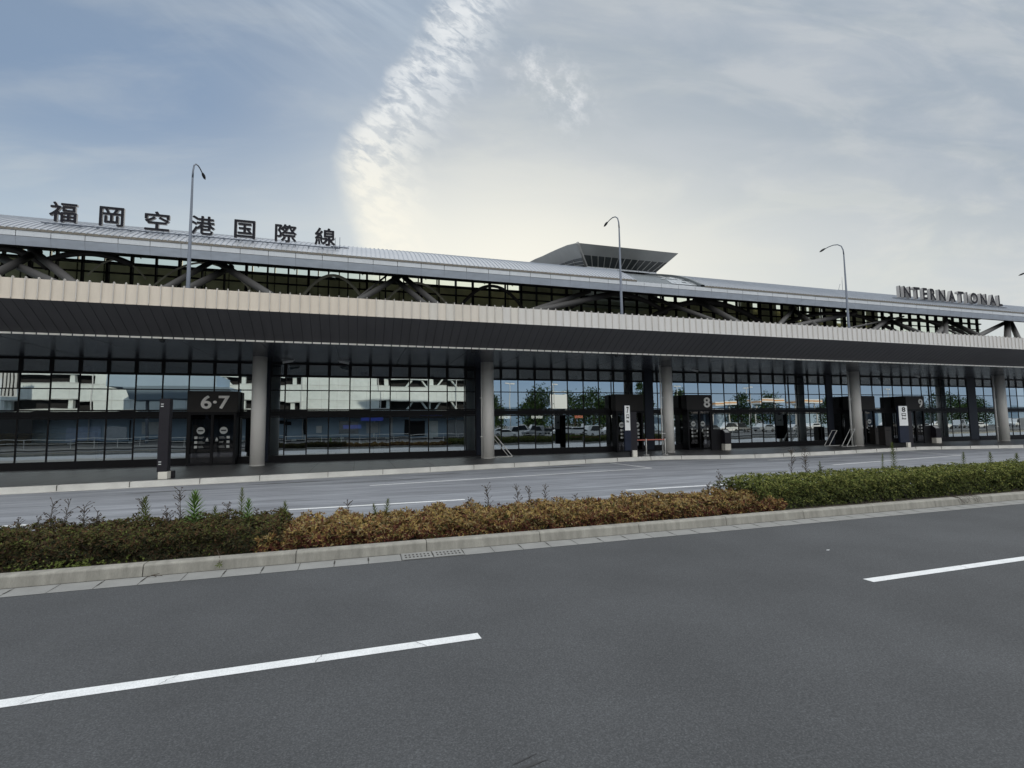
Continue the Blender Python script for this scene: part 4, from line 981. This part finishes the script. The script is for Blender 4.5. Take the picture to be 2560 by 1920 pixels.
def at(px, py, Y):           # measured photo point -> x, z on the plane Y
    d_ = F + R*((px-1280)/1234.24) - U*((py-960)/1234.24); return d_.x/d_.y*Y, CAMH+d_.z/d_.y*Y
gw = [(485, 1236, 9.5, .16, 'bright green leafy weed, the thickest one, in the dark hedge'), (366, 1246, 9.7, .10, 'olive green weed left of the thickest bright weed'), (606, 1222, 9.9, .08, 'thin pale green weed tip standing tallest over the dark hedge'), (620, 1252, 9.4, .11, 'light green weed right of the thickest bright weed'), (538, 1268, 9.3, .08, 'short green weed between the two bright weeds'),
      (716, 1256, 9.6, .08, 'small dark green weed at the right end of the dark hedge'), (968, 1250, 9.8, .08, 'right one of two small green weeds over the white dash'), (937, 1262, 9.8, .07, 'left one of two small green weeds over the white dash'),
      (1897, 1190, 9.3, .12, 'feathery green weed at the left edge of the green hedge'), (2230, 1109, 10.0, .10, 'tall green weed standing over the green hedge before gate 9'), (2205, 1136, 9.9, .06, 'small weed left of the tall one on the green hedge'), (2407, 1132, 9.8, .08, 'green weed tuft on the hedge under the fifth pillar'), (2476, 1132, 9.8, .09, 'green weed tuft near the right end of the green hedge'), (2540, 1136, 9.6, .10, 'rightmost green weed tuft on the green hedge'), (2050, 1155, 10, .06, 'small weed tuft on the left part of the green hedge')]
for px, py, Y, ln, lab in gw:
    x, zt1 = at(px, py, Y); zb0 = .38 if x < 8.4 else .62; weed_green(x, Y, zb0-.12, max(.12, zt1-zb0+.12), lab, 'leaf_bright' if px in (485, 620) else 'leaf_green', ln=ln)
dw = [(130, 1228, 9.9, 'left tall dry weed cluster above the dark hedge'), (155, 1232, 10.0, 'dry weed just right of the leftmost tall cluster'), (212, 1242, 9.9, 'second dry weed cluster from the left'), (235, 1262, 9.8, 'short dry weed beside the second cluster'), (90, 1276, 9.8, 'short dry stalk near the left edge'), (60, 1280, 9.9, 'dry stalk closest to the left picture edge'),
      (370, 1222, 10.0, 'dry branching weed behind the olive weed'), (458, 1196, 10.1, 'tallest branching dry weed before the totem'), (430, 1255, 9.7, 'bent dry weed left of the bright green weed'), (565, 1240, 10, 'thin bare stalk between the green weeds'), (640, 1265, 9.9, 'short dry stalk at the right of the dark hedge'),
      (878, 1244, 9.8, 'dry stalk in front of the left white dash'), (1176, 1240, 9.9, 'dry stalk right of the white dash end'), (1225, 1197, 10.0, 'tall bare forked stalk above the orange hedge'), (1296, 1200, 9.9, 'second tall bare stalk above the orange hedge'), (1322, 1206, 9.9, 'third tall bare stalk above the orange hedge'), (1362, 1202, 9.9, 'fourth tall bare stalk above the orange hedge'),
      (1402, 1236, 9.8, 'short dry stalk right of the four tall stalks'), (1436, 1232, 9.8, 'second short dry stalk right of the four tall stalks'), (1470, 1234, 9.8, 'third short dry stalk right of the four tall stalks'), (1580, 1238, 9.7, 'dry stalk over the orange hedge left of the white dash'),
      (1800, 1163, 9.8, 'tallest dark stalk before the left end of the green hedge'), (1766, 1198, 9.8, 'thin stalk left of the tallest dark stalk'), (1832, 1190, 9.8, 'thin curved stalk right of the tallest dark stalk'), (1975, 1105, 10.1, 'left one of two tall thin stalks behind the green hedge'), (2010, 1102, 10.1, 'right one of two tall thin stalks behind the green hedge'), (2052, 1158, 10, 'small dark tip on the green hedge')]
for px, py, Y, lab in dw:
    x, zt1 = at(px, py, Y); zb0 = .36 if x < 8.4 else .62; weed_dry(x, Y, zb0-.12, max(.10, (zt1-zb0)*.74+.12), lab)
# small plants spilling over the kerb
e = empty('weed', (-1.93, 8.50, .17), 'small green star shaped weed drooping over the kerb face', 'weed')
child(MB().tube([(-.09, .10, .10), (-.03, 0, .04), (.0, -.10, -.05)], .004, 4), 'stem', 'twig', e)
n = 8; a = np.linspace(0, 6.28, n, endpoint=False)+rng.uniform(-.2, .2, 8); D = np.stack([np.cos(a), -.35+0*a, np.sin(a)], 1); D /= np.linalg.norm(D, axis=1)[:, None]
leaf_object('leaves', (np.tile((0, -.11, -.07), (n, 1)), D, np.stack([-np.sin(a), 0*a, np.cos(a)], 1), rng.uniform(.04, .085, n), np.full(n, .014), np.zeros(n)), ['leaf_green'], e)
e = empty('weed', (-3.95, 8.80, .15), 'low patch of fresh green leaves at the foot of the dark hedge', 'weed')
C = np.stack([rng.normal(0, .42, 90), rng.uniform(-.2, .0, 90), rng.uniform(.0, .12, 90)], 1); Nn = np.tile((0, -.7, .7), (90, 1))+rng.normal(size=(90, 3))*.3
leaf_object('leaves', rosettes(C, Nn/np.linalg.norm(Nn, axis=1)[:, None], 5, .032, .018, [1.0]), ['leaf_green'], e)
e = empty('twig_bunch', (-2.75, 8.33, .02), 'small dry reddish twig lying in the gutter', 'twig')
child(MB().tube([(-.08, 0, .0), (.0, .02, .02), (.12, .0, .01)], .005, 4).tube([(0, .02, .02), (.06, -.04, .01)], .004, 4).tube([(-.02, .02, .02), (.07, .05, .03)], .004, 4), 'stem', 'weed_dry', e)
e = empty('twig_bunch', (14.3, 8.43, .15), 'thin bare twigs spilling over the kerb below the green hedge', 'twig')
mb = MB()
for i in range(14): a = random.uniform(-.4, .4); mb.tube([(a, .2, .05), (a+random.uniform(-.1, .1), -.02, .04), (a+random.uniform(-.2, .2), -.10, -.08)], .003, 3)
child(mb, 'stem', 'twig', e)

# ------------------------------------------------------------------ world behind the photographer (seen mirrored in the glass)
def T2Y(T): return 59.5-T
PK = empty('parking_building', (-18, -25, 0), 'pale concrete parking building mirrored in the left glass bays', 'building')
yP = -25.0; TP = 59.5+25
def pz(c): return CAMH+c*TP
mb = MB()
bx0, bx1 = -75.0, .2722*TP
sol = [(-75, -46), (-36, -24.5), (-8.8, 3.0)]
o1 = (pz(.0787), pz(.0925)); o2 = (pz(.0330), pz(.0478))
mb.box(bx0, bx1, yP-.5, yP, o1[1], 15.0); mb.box(bx0, bx1, yP-.5, yP, o2[1], o1[0]); mb.box(bx0, bx1, yP-.5, yP, o2[0]-.45, o2[0])
for a, b in sol: mb.box(a, b, yP-.45, yP+.02, o2[0]-.45, 14.9)
x = bx0
while x < bx1: mb.box(x, x+.6, yP-1.2, yP-.55, 0, 14.8); x += 7.2
mb.box(bx1-.6, bx1-.05, yP-.5, yP+.03, 0, 14.95)
mb.build('wall', 'pale_wall', PK)
mb = MB()
x = bx0+1
while x < bx1-.5:
    if any(a < x < b for a, b in sol): mb.box(x, x+.05, yP+.021, yP+.03, o2[0]-.4, 14.8)
    else: mb.box(x, x+.05, yP+.001, yP+.01, o2[1], o1[0])
    x += 2.35
for z in (o2[1]+.08, o1[0]-.1, o2[0]-.06): mb.box(bx0, bx1, yP+.031, yP+.10, z, z+.06)
for x in (-8.6, 3.2, -24.2, 21.9, -36.2, -13.3, 16.0): mb.tube([(x, yP+.25, .3), (x, yP+.25, 14)], .08, 6)
mb.build('wall_joints', 'camera_grey', PK)
MB().box(bx0, bx1, yP-.5, yP-.05, .3, o2[0]-1.3).build('lower_wall', 'blue_wall', PK)
for i_, (x, w, z0, z1, m_) in enumerate(((-8.5, .5, 1.0, 3.4, 'opening_dark'), (-13.6, 3.4, 2.55, 3.05, 'opening_dark'), (-3.2, 3.0, .9, 2.9, 'car_silver'), (-15, 2.2, 1.1, 2.5, 'car_silver'), (2.2, .25, .3, 3.4, 'pale_wall'), (7.2, 3.3, .5, 3.0, 'opening_dark'), (11.2, 1.5, .3, 3.0, 'pale_wall'), (14.2, 3.4, .3, 3.1, 'car_silver'), (18.3, 2.4, .9, 2.7, 'board_white'), (-39, 4.2, .4, 2.4, 'lavender'), (-34.4, 2.6, .5, 2.4, 'car_silver'), (-31.5, .15, .4, 3.3, 'opening_dark'), (-23.2, .6, .5, 2.6, 'board_white'), (-47, 3, .3, 3, 'interior_brown'), (5.0, .3, .3, 3.4, 'camera_grey'), (-11.0, .18, .3, 3.3, 'opening_dark'))):
    MB().box(x, x+w, yP-.03, yP+.03+.003*i_, z0, z1).build('wall_panel', m_, PK)
for x in (-6.2, 11.6, -49): MB().box(x, x+.8, yP+.1, yP+.14, 1.1, 2.2).build('notice', 'board_white', PK)
MB().box(-74, -41.5, yP+3.02, yP+3.10, .3, 3.9).build('reflection_dark_sheet', 'opening_dark', PK)  # dark sheet added out of view to darken the reflection in the left panes
MB().box(.2, 3.6, yP+3.02, yP+3.1, 3.0, 3.5).build('blue_notice', 'blue_notice', PK)
MB().box(bx0, bx1, yP-5, yP-2.2, 0, 14.9).build('dark_interior', 'opening_dark', PK)
MB().box(bx0, bx1+.02, yP-1, yP+3.0, o2[0]-1.45, o2[0]-.46).build('walkway_canopy', 'opening_dark', PK)
mb = MB()
for x in (9.5, 14.5, -20.5, -52):
    for z0, z1 in (o1, o2): mb.tube([(x-1.9, yP-.7, z0-.2), (x-.7, yP-.7, z1+.1), (x+.7, yP-.7, z1+.1), (x+1.9, yP-.7, z0-.2)], .16, 6)
mb.build('brace', 'pale_wall', PK)
for x, w in ((1.0, 2.0), (-30, 3)): MB().box(x, x+w, yP-.04, yP+.06, 1.0, 2.8).build('shutter', 'camera_grey', PK)
# ribbed ramp at far left, curved
e = empty('ramp', (-44, -16, 0), 'curving ribbed parapet of an access ramp mirrored at the far left', 'ramp')
mb = MB(); mf = MB()
for i in range(60):
    a0, a1 = math.radians(200+2.2*i), math.radians(200+2.2*(i+1)); cx, cy, rr = -52, -22, 12
    p = [(cx+rr*math.cos(q), cy-rr*math.sin(q)*.6) for q in (a0, a1)]
    mb.quad((p[0][0], p[0][1], 6.3), (p[1][0], p[1][1], 6.3), (p[1][0], p[1][1], 9.6), (p[0][0], p[0][1], 9.6))
    mf.box(p[0][0]-.04, p[0][0]+.04, p[0][1]-.1, p[0][1]+.1, 6.4, 9.8)
mb.build('parapet', 'camera_grey', e); mf.build('ribs', 'groove', e)
# rounded blue canopy roof
e = empty('shelter_roof', (-24, -14, 0), 'blue grey rounded shelter roof mirrored beside gate 6·7', 'shelter')
MB().box(-29.3, -17.5, -19, -12, 7.4, 8.9).build('roof_box', 'blue_wall', e)
MB().prism([(-19, 7.4), (-12, 7.4), (-13.5, 5.8), (-17.5, 5.8)], -27.5, -16.0).build('roof_belly', 'blue_wall', e)
for x in (-26, -19): MB().tube([(x, -15.5, 0), (x, -15.5, 6)], .2, 8).build('post', 'galvanised', e)
# railing on the footpath edge
e = empty('footpath_railing', (0, -2.2, .13), 'white tubular railing of the footpath mirrored low in the glass', 'railing')
mb = MB()
for z in (.55, .95): mb.tube([(-60, -2.2, .13+z), (70, -2.2, .13+z)], .025, 6)
for i in range(66): mb.tube([(-60+2*i, -2.2, .13), (-60+2*i, -2.2, 1.08)], .025, 6)
mb.build('rails', 'white_metal', e)
struct(MB().quad((-80, -90, .0), (200, -90, .0), (200, -4.5, .0), (-80, -4.5, .0)), 'car_park', 'car_park_asphalt')
# trees
def tree(x, y, h, w, label, seed):
    r2 = np.random.default_rng(seed); e = empty('broadleaf_tree', (x, y, 0), label, 'tree', 'trees mirrored in the glass')
    mb = MB().tube([(0, 0, 0), (.1, 0, h*.3), (0, .1, h*.75)], [h*.03, h*.022, h*.008], 7)
    for i in range(9):
        a = r2.uniform(0, 6.28); z = h*r2.uniform(.25, .7); l = w*r2.uniform(.25, .5); mb.tube([(0, 0, z), (math.cos(a)*l, math.sin(a)*l, z+l*.6)], [.07, .02], 4)
    child(mb, 'trunk', 'twig', e)
    nc = 60; cz = r2.uniform(.18, 1, nc); rad = w*.5*np.sin(np.clip(cz*.85+.12, 0, 1)*np.pi)**.6; a = r2.uniform(0, 6.28, nc); rr = rad*np.sqrt(r2.random(nc))
    cc = np.stack([np.cos(a)*rr, np.sin(a)*rr, cz*h], 1); P = np.repeat(cc, 45, 0)+r2.normal(size=(nc*45, 3))*w*.085
    n_ = len(P); D = r2.normal(size=(n_, 3)); D /= np.linalg.norm(D, axis=1)[:, None]; Sd = np.cross(D, r2.normal(size=(n_, 3))); Sd /= np.linalg.norm(Sd, axis=1)[:, None]
    leaf_object('crown', (P, D, Sd, np.full(n_, .45), np.full(n_, .3), (r2.random(n_) < .5)*1), ['tree_leaf', 'tree_leaf_dark'], e)
TT = 105.0
tl = [(.268, .058, 5, 'small tree mirrored at the corner of the parking building'), (.375, .072, 9, 'broad tree mirrored left of the white advertising board'), (.355, .055, 6, 'lower tree mirrored left of the broad tree'), (.455, .066, 8, 'tree mirrored just right of the white advertising board'), (.495, .068, 9, 'large tree mirrored above the parked vans'), (.535, .058, 6, 'small tree mirrored left of the blank lobby header'), (.622, .088, 5, 'slim tall tree mirrored behind the third pillar'), (.720, .066, 7, 'round tree mirrored left of gate 8'), (.905, .060, 7, 'tree mirrored left of the striped canopy'), (.99, .062, 9, 'tree mirrored behind the striped canopy'), (1.19, .052, 7, 'tree mirrored near the fourth pillar'), (1.60, .065, 11, 'tree mirrored right of gate 9'), (1.68, .06, 10, 'second tree mirrored right of gate 9'), (1.75, .055, 9, 'tree mirrored left of the fifth pillar')]
for i, (uu, c_, w, lab) in enumerate(tl): tree(uu*TT, 59.5-TT, zr(c_, TT), w, lab, 40+i)
# hills
mb = MB(); THl = 1500
hp = [(-1500, 20)] + [(x, 55+22*math.sin(x*.004)+14*math.sin(x*.011+1)+6*math.sin(x*.03)) for x in range(300, 3600, 60)] + [(4000, 10)]
for (a, ha), (b, hb) in zip(hp[:-1], hp[1:]):
    mb.v += [(a, -THl, -1), (b, -THl, -1), (b, -THl-400, hb), (a, -THl-400, ha), (b, -THl-900, -1), (a, -THl-900, -1)]; n = len(mb.v)-6; mb.f += [(n+1, n, n+3, n+2), (n+2, n+3, n+5, n+4)]
struct(mb, 'hills', 'hill')
# cars
def car(x, y, rz, paint, label, van=False):
    e = empty('parked_car', (x, y, 0), label, 'car', 'cars mirrored in the glass', rz)
    H_ = 1.9 if van else 1.45
    pr = [(-2.1, .35), (2.1, .35), (2.15, .75), (1.5, .95), (1.0, 1.0), (.45, H_), (-1.3 if not van else -2.0, H_), (-1.95 if not van else -2.12, 1.0), (-2.15, .9)]
    m_ = MB(); k_ = len(pr); m_.v = [(a, -.85, b) for a, b in pr]+[(a, .85, b) for a, b in pr]; m_.f = [tuple(range(k_)), tuple(range(k_, 2*k_))[::-1]]+[(i, k_+i, k_+(i+1) % k_, (i+1) % k_) for i in range(k_)]
    child(m_, 'body', paint, e, bevel=.06)
    child(MB().poly([(.9, -.86, 1.02), (.4, -.86, H_-.1), (-1.2, -.86, H_-.1), (-1.7, -.86, 1.02)][::-1]).poly([(.9, .86, 1.02), (.4, .86, H_-.1), (-1.2, .86, H_-.1), (-1.7, .86, 1.02)]), 'side_window', 'car_glass', e)
    for wx in (-1.3, 1.3):
        for wy in (-.78, .78): child(MB().tube([(wx, wy-.1, .33), (wx, wy+.1, .33)], .33, 14), 'wheel', 'tyre', e)
cl = [(.295, 'car_white', 0, 'white car mirrored nearest to the second pillar'), (.352, 'car_silver', 1, 'silver car mirrored second from the second pillar'), (.392, 'car_dark', 0, 'dark car mirrored between the silver and white ones'), (.427, 'car_white', 0, 'white car mirrored under the advertising board'), (.50, 'car_white', 1, 'white van mirrored left of the lobby with blank header'), (.54, 'car_silver', 0, 'silver car mirrored beside the white van'), (.725, 'car_white', 0, 'white car mirrored left of gate 8'), (.80, 'car_dark', 0, 'dark car mirrored behind the gate 8 doors'), (.90, 'car_dark', 1, 'black van mirrored right of gate 8'), (.97, 'car_silver', 0, 'silver car mirrored right of the black van'), (1.03, 'car_white', 0, 'white hatchback mirrored between gates 8 and 9'), (1.12, 'car_white', 0, 'white saloon mirrored before the fourth pillar'), (1.60, 'car_white', 0, 'white car mirrored right of gate 9'), (1.68, 'car_silver', 1, 'silver van mirrored left of the fifth pillar'),
      (.325, 'car_white', 1, 'white van mirrored in the second row near the second pillar'), (.455, 'car_white', 0, 'white car mirrored between the advertising board and the vans'), (.61, 'car_white', 0, 'white car mirrored behind the third pillar'), (.86, 'car_white', 1, 'white van mirrored just left of the black van'), (1.08, 'car_silver', 0, 'silver car mirrored between two white ones'), (1.25, 'car_white', 1, 'white van mirrored behind the fourth pillar'), (1.40, 'car_white', 0, 'white car mirrored left of the lobby numbered nine'), (1.52, 'car_silver', 0, 'silver car mirrored behind the wide dark console'), (1.76, 'car_white', 0, 'white car mirrored beside the fifth pillar'), (1.92, 'car_white', 1, 'white van mirrored right of the fifth pillar')]
# low white sheds beyond the car park
for i_, (ua, ub, hh, lab) in enumerate(((.60, .95, 5.0, 'long low white shed mirrored beyond the parked cars'), (1.02, 1.30, 4.6, 'pale low warehouse mirrored near the fourth pillar'), (1.36, 1.9, 5.4, 'pale low warehouse mirrored at the right end'))):
    e = empty('warehouse', ((ua+ub)/2*115, 59.5-115, 0), lab, 'building')
    MB().box(ua*115, ub*115, 59.5-121, 59.5-115, 0, hh-.6).build('wall', 'blue_wall', e); MB().prism([(59.5-121.5, hh-.6), (59.5-114.6, hh-.6), (59.5-114.6, hh-.2), (59.5-118, hh+.4), (59.5-121.5, hh-.2)], ua*115-.3, ub*115+.3).build('roof', 'board_white', e)
for i, (uu, p_, vn, lab) in enumerate(cl): T = 76+(i % 3)*3; car(uu*T, 59.5-T, random.uniform(-.25, .25)+(math.pi if i % 2 else 0), p_, lab, vn)
# advertising board, striped canopies, lamp posts
e = empty('advertising_board', (.418*100, -40.5, 0), 'white advertising board mirrored between two trees', 'sign')
MB().box(.395*100, .440*100, -40.7, -40.5, 5.4, 8.6).build('panel', 'board_white', e); MB().tube([(41.8, -40.8, 0), (41.8, -40.8, 8)], .25, 8).build('post', 'galvanised', e)
for uu, c_, w, lab in ((.86, .045, 6, 'orange striped filling station canopy mirrored right of gate 8'), (1.00, .052, 8, 'orange striped roof edge mirrored between gates 8 and 9'), (1.13, .050, 8, 'orange striped roof edge mirrored left of the fourth pillar')):
    T = 95; y = 59.5-T; x = uu*T; z = zr(c_, T); e = empty('striped_canopy', (x, y, 0), lab, 'canopy', 'striped canopies mirrored in the glass')
    MB().box(x-w/2, x+w/2, y-4, y, z-.25, z).build('orange_band', 'sign_orange', e); MB().box(x-w/2, x+w/2, y-4, y+.02, z+.01, z+.3).box(x-w/2, x+w/2, y-4, y+.02, z-.6, z-.26).build('white_band', 'board_white', e)
    for q in (-.4, .4): MB().tube([(x+w*q, y-2, 0), (x+w*q, y-2, z-.6)], .15, 8).build('post', 'white_metal', e)
for uu, lab in ((.305, 'thin lamp post mirrored near the second pillar'), (.405, 'double headed lamp post mirrored before the advertising board'), (.715, 'lamp post mirrored right of the third pillar'), (.93, 'lamp post mirrored between gates 8 and 9'), (1.40, 'lamp post mirrored left of gate 9')):
    T = 90; x, y = uu*T, 59.5-T; e = empty('car_park_lamp', (x, y, 0), lab, 'lamp post', 'lamp posts mirrored in the glass')
    child(MB().tube([(0, 0, 0), (0, 0, 9.5)], [.12, .07], 8), 'pole', 'white_metal', e); child(MB().box(-.9, -.1, -.15, .15, 9.4, 9.6).box(.1, .9, -.15, .15, 9.4, 9.6), 'lamp_head', 'white_metal', e)
